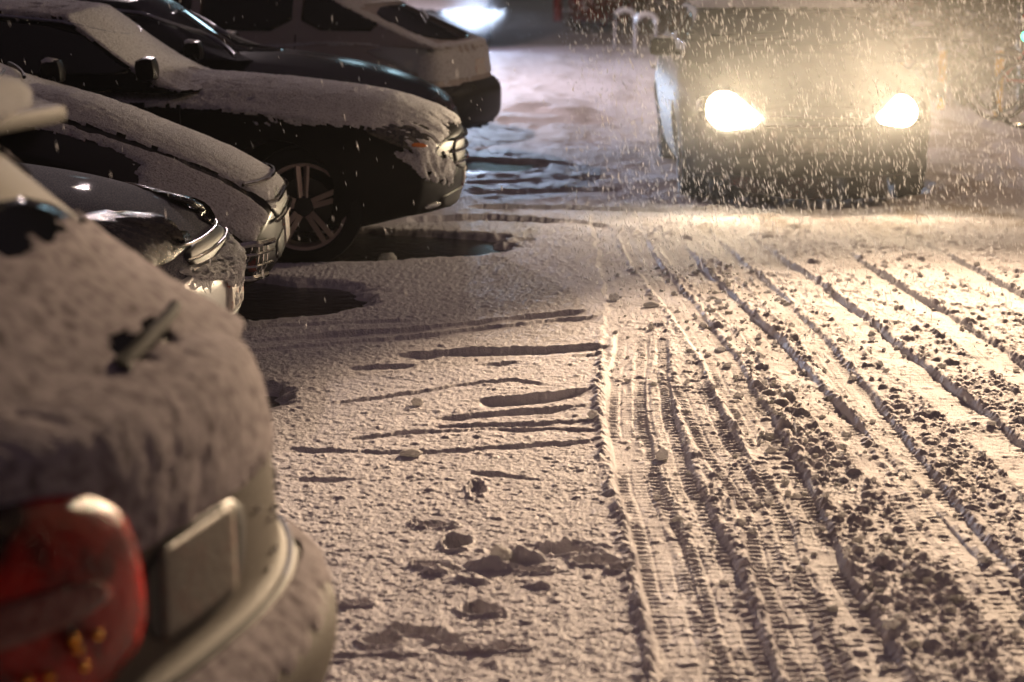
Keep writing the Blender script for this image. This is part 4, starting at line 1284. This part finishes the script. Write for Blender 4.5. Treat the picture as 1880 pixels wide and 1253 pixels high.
# ------------------------------------------------------------------ far up the street
def simple_car(name, loc, rz, paint, label, lit=None, group=None, snow=0.02, red=False):
    p = dict(L=4.4, W=0.90, nose=0.2, hubs=[-0.88, -3.5], hubz=0.33, arch=0.37, drop=0.1, zb=0.20, step=0.08, nv=24, nh=14, gs=40, smooth=2, snow=snow, snow_t=0.4,
             top=[(0.05, 0.70), (-0.15, 0.84), (-0.5, 0.92), (-1.0, 1.00), (-2.6, 1.05), (-4.0, 1.05), (-4.4, 0.95)],
             front=[(0.20, -0.08), (0.32, 0.0), (0.55, 0.02), (0.9, -0.12)],
             rear=[(0.2, 0.1), (0.5, 0.0), (0.9, 0.03), (1.1, 0.12)],
             roof=dict(cowl=-1.15, front=-2.0, back_base=-4.2, back_top=-3.5, z=[(-1.1, 1.10), (-1.6, 1.32), (-2.0, 1.44), (-2.7, 1.48), (-3.5, 1.44), (-4.3, 1.2)]))
    c = Car(name, p, loc, rz, paint, label, 'car', group)
    c.add_wheels(0.21, 0.32, 'single')
    side_windows(c, [[(-1.5, 1.08), (-2.05, 1.34), (-2.60, 1.38), (-2.60, 1.08)], [(-2.68, 1.08), (-2.68, 1.38), (-3.4, 1.36), (-3.8, 1.12)]])
    c.patch('windscreen', 'front', [(-0.7, 1.10), (0.7, 1.10), (0.58, 1.38), (-0.58, 1.38)], M_glass, 0.004)
    for sd in (-1, 1):
        h = c.patch('headlight', 'front', [(sd * 0.74, 0.80), (sd * 0.57, 0.80), (sd * 0.57, 0.60), (sd * 0.74, 0.60)], lit or M_lamp_glass, 0.010)
        c.patch('tail_light', 'rear', [(sd * 0.80, 0.90), (sd * 0.55, 0.90), (sd * 0.55, 0.76), (sd * 0.80, 0.78)], M_red_on if red else M_red, 0.012)
    c.patch('grille', 'front', [(-0.40, 0.72), (0.40, 0.72), (0.34, 0.56), (-0.34, 0.56)], M_plastic, 0.006)
    return c


cf = simple_car('distant_car', (-1.64, 36.0, 0), R(-90), M_black, 'distant car coming down the street with bluish white headlamps', lit=M_head_blue)
for sd in (-1, 1):
    beam((0.12, sd * 0.65, 0.69), -PI / 2, 8500, (0.60, 0.74, 1.0), cf.root, e0=0.035, leak=0.004, wide=1.6, expo=1.7)
simple_car('parked_car', (-0.6, 21.6, 0), 0, M_grey, 'snow topped grey car nose out just beyond the pale car', group='cars parked nose out')
simple_car('parked_car', (1.6, 47.0, 0), R(90), M_redp, 'small dark red car far up the street behind the railings', snow=0.03)
simple_car('parked_car', (4.4, 44.0, 0), R(90), M_black, 'black car far up the street showing a red tail lamp', red=True)

# snow laden bicycle stands lit from behind at the kerb
for i, (px, py) in enumerate([(1147, 100), (1186, 112)]):
    x, y = gp(px, py)
    r = empty('bicycle_stand', (x, y, 0), R(12), ['left of two snow laden hoop stands behind the oncoming car', 'right of two snow laden hoop stands behind the oncoming car'][i], 'bicycle stand', 'snow laden hoop stands')
    pts = [(-0.16, 0, 0), (-0.16, 0, 0.55)] + [(-0.16 * math.cos(a), 0, 0.55 + 0.13 * math.sin(a)) for a in [k * PI / 8 for k in range(1, 8)]] + [(0.16, 0, 0.55), (0.16, 0, 0)]
    MB().tube(pts, 0.030, 10).build('hoop', M_chrome, r)
    MB().tube([(q[0], q[1], q[2] + 0.03) for q in pts[1:-1]], 0.045, 10).build('snow_cap', M_snow, r)
    MB().lathe([(0.0, 0.02), (0.07, 0.02), (0.08, 0.0)], (-0.16, 0, 0), 'Z', 16).build('base_plate', M_chrome, r)
    MB().lathe([(0.0, 0.02), (0.07, 0.02), (0.08, 0.0)], (0.16, 0, 0), 'Z', 16).build('base_plate', M_chrome, r)


def street_lamp(loc, rz, label, power, col, aim=None, half=10):
    r = empty('street_lamp', loc, rz, label, 'street lamp')
    MB().tube([(0, 0, 0), (0, 0, 0.5), (0, 0, 4.4), (0, 0, 4.6)], [0.10, 0.07, 0.05, 0.05], 12).build('pole', M_metal, r)
    MB().tube([(0, 0, 4.55), (0.25, 0, 4.85), (0.8, 0, 4.95), (1.1, 0, 4.95)], 0.035, 10).build('arm', M_metal, r)
    h = MB().box((1.25, 0, 4.93), (0.5, 0.24, 0.09), None, 0.03).build('lamp_head', M_metal, r)
    MB().box((1.25, 0, 4.868), (0.36, 0.16, 0.03)).build('lens', M_lamp_on, h)
    l = bpy.data.lights.new('lamp_light', 'SPOT' if aim else 'POINT')
    if aim:
        l.spot_size = R(2 * half)
        l.spot_blend = 0.8
    l.energy = power
    l.color = col
    l.shadow_soft_size = 0.12
    o = bpy.data.objects.new('lamp_light', l)
    COL.objects.link(o)
    if aim:
        w = Matrix.Rotation(rz, 3, 'Z') @ Vector((1.25, 0, 4.78)) + Vector(loc)
        o.rotation_euler = (Matrix.Rotation(-rz, 3, 'Z') @ (Vector(aim) - w)).to_track_quat('-Z', 'Y').to_euler()
    o.location = (1.25, 0, 4.78)
    o.parent = r
    return r


street_lamp((-5.6, 27.5, 0), 0, 'grey street lamp standing behind the parked cars, far left', 2300, (1.0, 0.81, 0.82))
street_lamp((6.6, 22.5, 0), PI, 'unseen street lamp added on the right pavement to light the road', 31000, (1.0, 0.715, 0.46), (0.85, 6.9, 0), 10.0)  # lamp added out of view, its narrow cone shaped for the near road
street_lamp((9.6, 17.0, 0), PI, 'unseen street lamp added on the right pavement, nearer one', 700, (1.0, 0.70, 0.42))  # added light that lifts the bicycles, posts and shrubs


# ------------------------------------------------------------------ right pavement: bicycles, yellow posts, shrubs
def bicycle(loc, rz, label, frame_mat, lean=R(6)):
    r = empty('bicycle', loc, rz, label, 'bicycle', 'bicycles standing on the right pavement')
    r.rotation_euler = (lean, 0, rz)
    wr = 0.33
    for x in (-0.52, 0.52):
        w = empty('wheel', (x, 0, wr + 0.01))
        w.parent = r
        ring = [(wr * math.cos(a), 0, wr * math.sin(a)) for a in [2 * PI * k / 40 for k in range(40)]]
        MB().tube(ring, 0.019, 8, closed=True).build('tyre', M_rubber, w)
        sm = MB()
        sm.tube([(q[0] * 0.93, 0, q[2] * 0.93) for q in ring], 0.009, 6, closed=True)
        for k in range(18):
            a = 2 * PI * k / 18
            sm.tube([(0.02 * math.cos(a + 1), 0.02 * (-1) ** k, 0.02 * math.sin(a + 1)), (0.3 * math.cos(a), 0, 0.3 * math.sin(a))], 0.0018, 4)
        sm.tube([(0, -0.05, 0), (0, 0.05, 0)], 0.022, 8)
        sm.build('rim', M_chrome, w)
    f = MB()
    bb, st, hd, ra, fa = (-0.08, 0, 0.30), (-0.22, 0, 0.82), (0.36, 0, 0.80), (-0.52, 0, 0.34), (0.52, 0, 0.34)
    hd2 = (0.39, 0, 0.66)
    for a, b in ((bb, st), (st, hd), (bb, hd2), (bb, ra), (ra, (-0.20, 0, 0.74)), (hd, hd2)):
        f.tube([a, b], 0.016, 8)
    f.build('frame', frame_mat, r)
    MB().tube([hd, hd2, (0.45, 0, 0.55), fa], 0.013, 8).build('fork', frame_mat, r)
    MB().tube([(0.42, -0.28, 0.96), (0.36, -0.12, 0.98), (0.35, 0, 0.95), (0.36, 0.12, 0.98), (0.42, 0.28, 0.96)], 0.013, 8).tube([hd, (0.35, 0, 0.95)], 0.013, 8).build('handlebar', M_metal, r)
    s = MB().ell((-0.25, 0, 0.93), (0.13, 0.07, 0.03), 2).tube([st, (-0.245, 0, 0.92)], 0.012, 8).build('saddle', M_plastic, r)
    MB().ell((-0.25, 0, 0.965), (0.12, 0.065, 0.03), 2, 0.05, 3).build('snow_cap', M_snow, s)
    MB().lathe([(0.0, -0.03), (0.09, -0.03), (0.09, -0.02), (0.0, -0.02)], (-0.08, 0, 0.30)).tube([(-0.08, -0.06, 0.30), (0.02, -0.07, 0.18)], 0.01, 6).tube([(-0.08, 0.06, 0.30), (-0.18, 0.07, 0.42)], 0.01, 6).build('crank', M_metal, r)
    return r


x, y = gp(1878, 243)
bicycle((x + 0.52, y, 0.04), R(4), 'black bicycle at the right edge beside the tall yellow post', M_black)
bicycle((x - 0.55, y + 1.1, 0.04), R(-20), 'bicycle standing behind the yellow posts', M_metal)
bicycle((x + 0.7, y + 2.2, 0.04), R(15), 'farthest bicycle behind the right hand post', M_redp)


def post(px, py, hgt, r, label, m=M_yellow):
    x, y = gp(px, py)
    o = empty('bollard', (x, y, 0), 0, label, 'bollard', 'yellow posts on the right pavement')
    MB().lathe([(0.0, 0.0), (r * 1.5, 0.0), (r * 1.5, 0.03), (r, 0.04), (r, hgt - 0.03), (r * 0.8, hgt), (0.0, hgt + 0.01)], (0, 0, 0), 'Z', 20).build('post', m, o)
    MB().ell((0, 0, hgt + 0.015), (r * 0.95, r * 0.95, 0.03), 2, 0.05, 3).build('snow_cap', M_snow, o)


post(1831, 222, 0.72, 0.045, 'yellow post closest to the black bicycle at right edge')
post(1727, 205, 0.66, 0.042, 'yellow post between the shrub and the oncoming car')
post(1650, 160, 0.48, 0.045, 'short yellow post partly behind the glare of a headlamp')


for px_, py_, hh_, lab_ in ((1024, 42, 0.55, 'left red post far up the street'), (1106, 52, 0.75, 'taller red post far up the street beside the hoop stands')):
    X_, Y_ = gp(px_, py_)
    o = empty('bollard', (X_, Y_, 0), 0, lab_, 'bollard', 'red posts far up the street')
    MB().lathe([(0.0, 0.0), (0.13, 0.0), (0.13, 0.04), (0.10, 0.05), (0.10, hh_ - 0.03), (0.08, hh_), (0.0, hh_ + 0.01)], (0, 0, 0), 'Z', 20).build('post', M_redp, o)
    MB().ell((0, 0, hh_ + 0.02), (0.10, 0.10, 0.05), 2, 0.05, 3).build('snow_cap', M_snow, o)


def shrub(loc, s, n, m, label, name='shrub', seed=0, cat='shrub', snow=True):
    rd_ = random.Random(seed)
    r = empty(name, loc, 0, label, cat)
    st = MB()
    for k in range(9):
        a = rd_.uniform(0, 2 * PI)
        st.tube([(0, 0, 0), (0.3 * s[0] * math.cos(a), 0.3 * s[1] * math.sin(a), s[2] * 0.4), (0.7 * s[0] * math.cos(a + .3), 0.7 * s[1] * math.sin(a + .3), s[2] * rd_.uniform(0.6, 1.0))], [0.02, 0.012, 0.005], 5)
    st.build('stems', M_bark, r)
    V, Fq, W_, Fw = [], [], [], []
    cl = [(rd_.uniform(-0.7, 0.7), rd_.uniform(-0.7, 0.7), rd_.uniform(0.15, 0.9), rd_.uniform(0.25, 0.5)) for _ in range(16)]
    for k in range(n):
        c = rd_.choice(cl)
        d = Vector((rd_.gauss(0, 1), rd_.gauss(0, 1), rd_.gauss(0, 1))).normalized() * c[3] * rd_.uniform(0.5, 1.0)
        p = Vector(((c[0] + d.x) * s[0], (c[1] + d.y) * s[1], max(0.04, (c[2] + d.z * 0.8) * s[2])))
        q = Vector((rd_.gauss(0, 1), rd_.gauss(0, 1), rd_.gauss(0, 1))).normalized()
        u = q.orthogonal().normalized() * 0.020
        w = q.cross(u).normalized() * 0.042
        T, FF = (W_, Fw) if (snow and d.z > 0.12 and rd_.random() < 0.45) else (V, Fq)
        i = len(T)
        T += [p - u, p - w, p + u, p + w]
        FF.append((i, i + 1, i + 2, i + 3))
    np_mesh('foliage', V, Fq, m, r, smooth=False)
    if W_:
        np_mesh('snow_on_leaves', W_, Fw, M_snow, r, smooth=False)
    return r


def bare_tree(loc, hgt, label, seed, r0=0.14, m=M_bark):
    rd_ = random.Random(seed)
    r = empty('bare_tree', loc, 0, label, 'tree', 'bare street trees')
    mb = MB()
    pts = [(rd_.uniform(-0.05, 0.05) * k, rd_.uniform(-0.05, 0.05) * k, hgt * k / 6) for k in range(7)]
    mb.tube([(0, 0, -0.05)] + pts[1:], [r0 * 1.3, r0, r0 * 0.9, r0 * 0.8, r0 * 0.65, r0 * 0.5, r0 * 0.3], 12)
    mb.build('trunk', m, r)
    cb = MB()

    def br(p, d, L, rad, dep):
        q = p + d * L * 0.5 + Vector((rd_.gauss(0, 1), rd_.gauss(0, 1), rd_.gauss(0, 1))) * L * 0.05
        e_ = p + d * L
        cb.tube([p, q, e_], [rad, rad * 0.75, rad * 0.5], 5)
        if dep:
            for _ in range(3):
                nd = (d + Vector((rd_.gauss(0, 1), rd_.gauss(0, 1), rd_.gauss(0, 0.6) + 0.2)) * 0.55).normalized()
                br(p + d * L * rd_.uniform(0.5, 1.0), nd, L * 0.65, rad * 0.55, dep - 1)
    for k in range(9):
        a = rd_.uniform(0, 2 * PI)
        i = rd_.randint(2, 6)
        br(Vector(pts[i]), Vector((math.cos(a), math.sin(a), rd_.uniform(0.3, 1.0))).normalized(), hgt * 0.32, r0 * 0.4, 3)
    cb.build('crown', m, r)
    return r


g1 = gp(1775, 205)
shrub((g1[0], g1[1] + 0.3, 0.03), (0.30, 0.30, 0.75), 2200, M_leaf_g, 'round snow dusted shrub between the two yellow posts', seed=2)
shrub((3.4, 25.5, 0), (1.1, 0.6, 1.2), 5000, M_leaf, 'brown leafy shrub behind the oncoming car roof', seed=3)
shrub((5.4, 26.5, 0), (1.3, 0.7, 1.5), 6000, M_leaf_g, 'green shrub behind the bicycles', seed=4)
shrub((7.3, 25.5, 0), (1.2, 0.7, 1.4), 6000, M_leaf, 'brown shrub at the far right behind the bicycles', seed=5)
shrub((1.6, 42.0, 0), (1.3, 0.8, 1.5), 4000, M_leaf, 'dark shrub far up the street beside the hoop stands', seed=6)
shrub((3.2, 40.0, 0), (1.3, 0.8, 1.6), 4000, M_leaf, 'dark shrub right of the far shrub by the stands', seed=7)
bare_tree((2.6, 38.0, 0), 6, 'bare tree beyond the hoop stands', 11, 0.16)
bare_tree((6.3, 24.6, 0), 6, 'bare tree behind the bicycles on the right', 12, 0.13)
bare_tree((4.6, 29.5, 0), 6, 'bare tree behind the oncoming car', 13, 0.15)

# signal with its green lamp at the right edge
sx, sy = 6.05, 24.0
pt = at(1879, 66, sy)
sg = empty('traffic_signal', (pt.x, sy, 0), 0, 'dark pedestrian signal with a green lamp lit, right edge', 'traffic signal')
MB().tube([(0, 0, 0), (0, 0, pt.z + 0.3)], 0.04, 10).build('pole', M_pole, sg)
hd = MB().box((0, -0.08, pt.z + 0.10), (0.18, 0.14, 0.46), None, 0.02).build('signal_head', M_plastic, sg)
MB().lathe([(0.0, -0.165), (0.05, -0.163), (0.052, -0.14)], (0, 0, pt.z), 'Y', 20).build('green_lamp', M_green_on, hd)
MB().lathe([(0.0, -0.165), (0.05, -0.163), (0.052, -0.14)], (0, 0, pt.z + 0.2), 'Y', 20).build('dark_lamp', M_red, hd)

# railing and building line closing the view
rl = empty('railing', (1.6, 30.0, 0), R(-5), 'low dark railing along the right pavement', 'railing')
mb = MB()
for k in range(40):
    mb.tube([(0.25 + k * 0.22, 0, 0), (0.25 + k * 0.22, 0, 0.9)], 0.012, 6)
mb.build('balusters', M_metal, rl)
MB().box((4.6, 0, 0.92), (9.2, 0.05, 0.05)).box((4.6, 0, 0.12), (9.2, 0.04, 0.04)).build('rails', M_metal, rl)


def building(loc, size, label, m):
    b = empty('brick_building', loc, 0, label, 'building')
    MB().box((0, 0, size[2] / 2), size).build('wall', m, b, smooth=False)
    nx = int(size[0] / 2.6)
    for i in range(nx):
        for z in (1.6, 4.8):
            xx = -size[0] / 2 + (i + 0.5) * size[0] / nx
            f = MB().box((xx, -size[1] / 2 - 0.02, z), (1.2, 0.10, 1.6)).build('window', M_plastic, b)
            MB().box((xx, -size[1] / 2 - 0.075, z), (1.05, 0.02, 1.45)).build('pane', M_glass, f)
            MB().box((xx, -size[1] / 2 - 0.08, z - 0.86), (1.35, 0.22, 0.1)).build('sill', M_silver, f)
    MB().box((0, 0, size[2] + 0.15), (size[0] + 0.3, size[1] + 0.3, 0.3)).build('cornice', M_silver, b)
    return b


building((13.5, 36, 0), (16, 8, 9), 'dark brick building behind the bicycles on the right', M_brick)
bf = building((0, 72, 0), (30, 8, 12), 'dark brick building closing the far end of the street', M_brick)
for k in range(11):
    f = MB().box((-14 + k * 2.6, -4.02, 8.4), (1.2, 0.10, 1.6)).build('window', M_plastic, bf)
    MB().box((-14 + k * 2.6, -4.075, 8.4), (1.05, 0.02, 1.45)).build('pane', M_pane_added if k % 4 != 2 else M_glass, f)  # unseen glowing panes added so the puddles have something to reflect
building((-16, 34, 0), (14, 30, 9), 'brick building along the left side behind the parked cars', M_brick)

# ------------------------------------------------------------------ falling snow
def flakes(n, seed):
    g = np.random.default_rng(seed)
    parts = []
    # even fall through the whole street
    y = g.uniform(5.5, 26.0, n)
    x = g.uniform(-0.30, 0.34, n) * y
    z = g.uniform(0.05, 2.6, n)
    keep = g.random(n) < np.where(x > 0.2, 0.9, 0.22)
    parts.append(np.stack([x, y, z], 1)[keep])
    P = np.concatenate(parts)
    # thicker squall round the oncoming car
    n2 = int(n * 1.5)
    Q = np.stack([g.uniform(0.2, 5.2, n2), g.uniform(11.0, 17.0, n2), 0.03 + 2.0 * g.random(n2) ** 1.7], 1)
    P = np.concatenate([P, Q])
    ok = ~((P[:, 1] > 14.9) & (np.abs(P[:, 0] - PO[0]) < 1.0) & (P[:, 2] < 1.6))
    P = P[ok]
    oc = np.array([[1, 0, 0], [0, 1, 0], [-1, 0, 0], [0, -1, 0], [0, 0, 1], [0, 0, -1]], float)
    of = np.array([[0, 1, 4], [1, 2, 4], [2, 3, 4], [3, 0, 4], [1, 0, 5], [2, 1, 5], [3, 2, 5], [0, 3, 5]])
    N = len(P)
    w = 0.0009 + 0.0011 * g.random(N) ** 2 + 0.0004 * (P[:, 0] > 0.4)
    l = w * g.uniform(6.0, 14.0, N)
    tx = -0.20 + 0.15 * g.normal(0, 1, N)
    V = oc[None] * w[:, None, None]
    V[:, 4, 2] = l
    V[:, 5, 2] = -l
    V[:, 4, 0] += tx * l
    V[:, 5, 0] -= tx * l
    V = V + P[:, None, :]
    Fq = of[None] + (np.arange(N) * 6)[:, None, None]
    o = np_mesh('falling_snow', V.reshape(-1, 3), Fq.reshape(-1, 3), M_flake, smooth=True)
    return tag(o, 'wet snowflakes falling through the headlamp light', 'snow', kind='stuff')


flakes(11000, 4)

# ------------------------------------------------------------------ haze
hz = MB().box((0, 40, 3.4), (60, 110, 9.0)).build('haze', M_snow, smooth=False)
tag(hz, 'thin snowy haze glowing in the headlamp light', 'haze', kind='stuff')
mh = bpy.data.materials.new('haze')
mh.use_nodes = True
n_ = mh.node_tree
n_.nodes.clear()
o_ = n_.nodes.new('ShaderNodeOutputMaterial')
v_ = n_.nodes.new('ShaderNodeVolumePrincipled')
v_.inputs['Color'].default_value = (0.9, 0.9, 0.9, 1)
v_.inputs['Density'].default_value = 0.0004
v_.inputs['Anisotropy'].default_value = 0.55
n_.links.new(v_.outputs[0], o_.inputs['Volume'])
hz.data.materials.clear()
hz.data.materials.append(mh)

# mist volumes added to give the lit headlamps their halo
mi = MB().ell((PO[0] + 0.05, 13.9, 0.95), (2.2, 1.7, 1.05), 3).build('halo_mist', M_snow)
m2_ = MB().ell((-0.99, 35.2, 0.72), (0.60, 0.6, 0.60), 3).build('halo_mist', M_snow)
tag(m2_, 'mist added for the bluish halo round the headlamps of the distant car', 'mist', kind='stuff')
tag(mi, 'mist added for the glowing halo round the headlamps of the oncoming car', 'mist', kind='stuff')
mm = bpy.data.materials.new('halo_mist')
mm.use_nodes = True
n_ = mm.node_tree
n_.nodes.clear()
o_ = n_.nodes.new('ShaderNodeOutputMaterial')
v_ = n_.nodes.new('ShaderNodeVolumePrincipled')
v_.inputs['Color'].default_value = (0.92, 0.92, 0.92, 1)
v_.inputs['Density'].default_value = 0.10
v_.inputs['Anisotropy'].default_value = 0.60
n_.links.new(v_.outputs[0], o_.inputs['Volume'])
tc_ = n_.nodes.new('ShaderNodeTexCoord')
gr_ = n_.nodes.new('ShaderNodeVectorMath')
gr_.operation = 'SUBTRACT'
gr_.inputs[1].default_value = (0.5, 0.5, 0.5)
n_.links.new(tc_.outputs['Generated'], gr_.inputs[0])
ln_ = n_.nodes.new('ShaderNodeVectorMath')
ln_.operation = 'LENGTH'
n_.links.new(gr_.outputs[0], ln_.inputs[0])
mr_ = n_.nodes.new('ShaderNodeMapRange')
mr_.inputs['From Min'].default_value = 0.50
mr_.inputs['From Max'].default_value = 0.10
mr_.inputs['To Max'].default_value = 0.052
mr_.interpolation_type = 'SMOOTHSTEP'
n_.links.new(ln_.outputs[1], mr_.inputs['Value'])
nz_ = n_.nodes.new('ShaderNodeTexNoise')
nz_.inputs['Scale'].default_value = 1.3
n_.links.new(tc_.outputs['Object'], nz_.inputs['Vector'])
mu_ = n_.nodes.new('ShaderNodeMath')
mu_.operation = 'MULTIPLY'
n_.links.new(mr_.outputs[0], mu_.inputs[0])
n_.links.new(nz_.outputs['Fac'], mu_.inputs[1])
n_.links.new(mu_.outputs[0], v_.inputs['Density'])
mi.data.materials.clear()
mi.data.materials.append(mm)
m2_.data.materials.clear()
mt2 = mm.copy()
mt2.node_tree.nodes['Map Range'].inputs['To Max'].default_value = 0.8
m2_.data.materials.append(mt2)
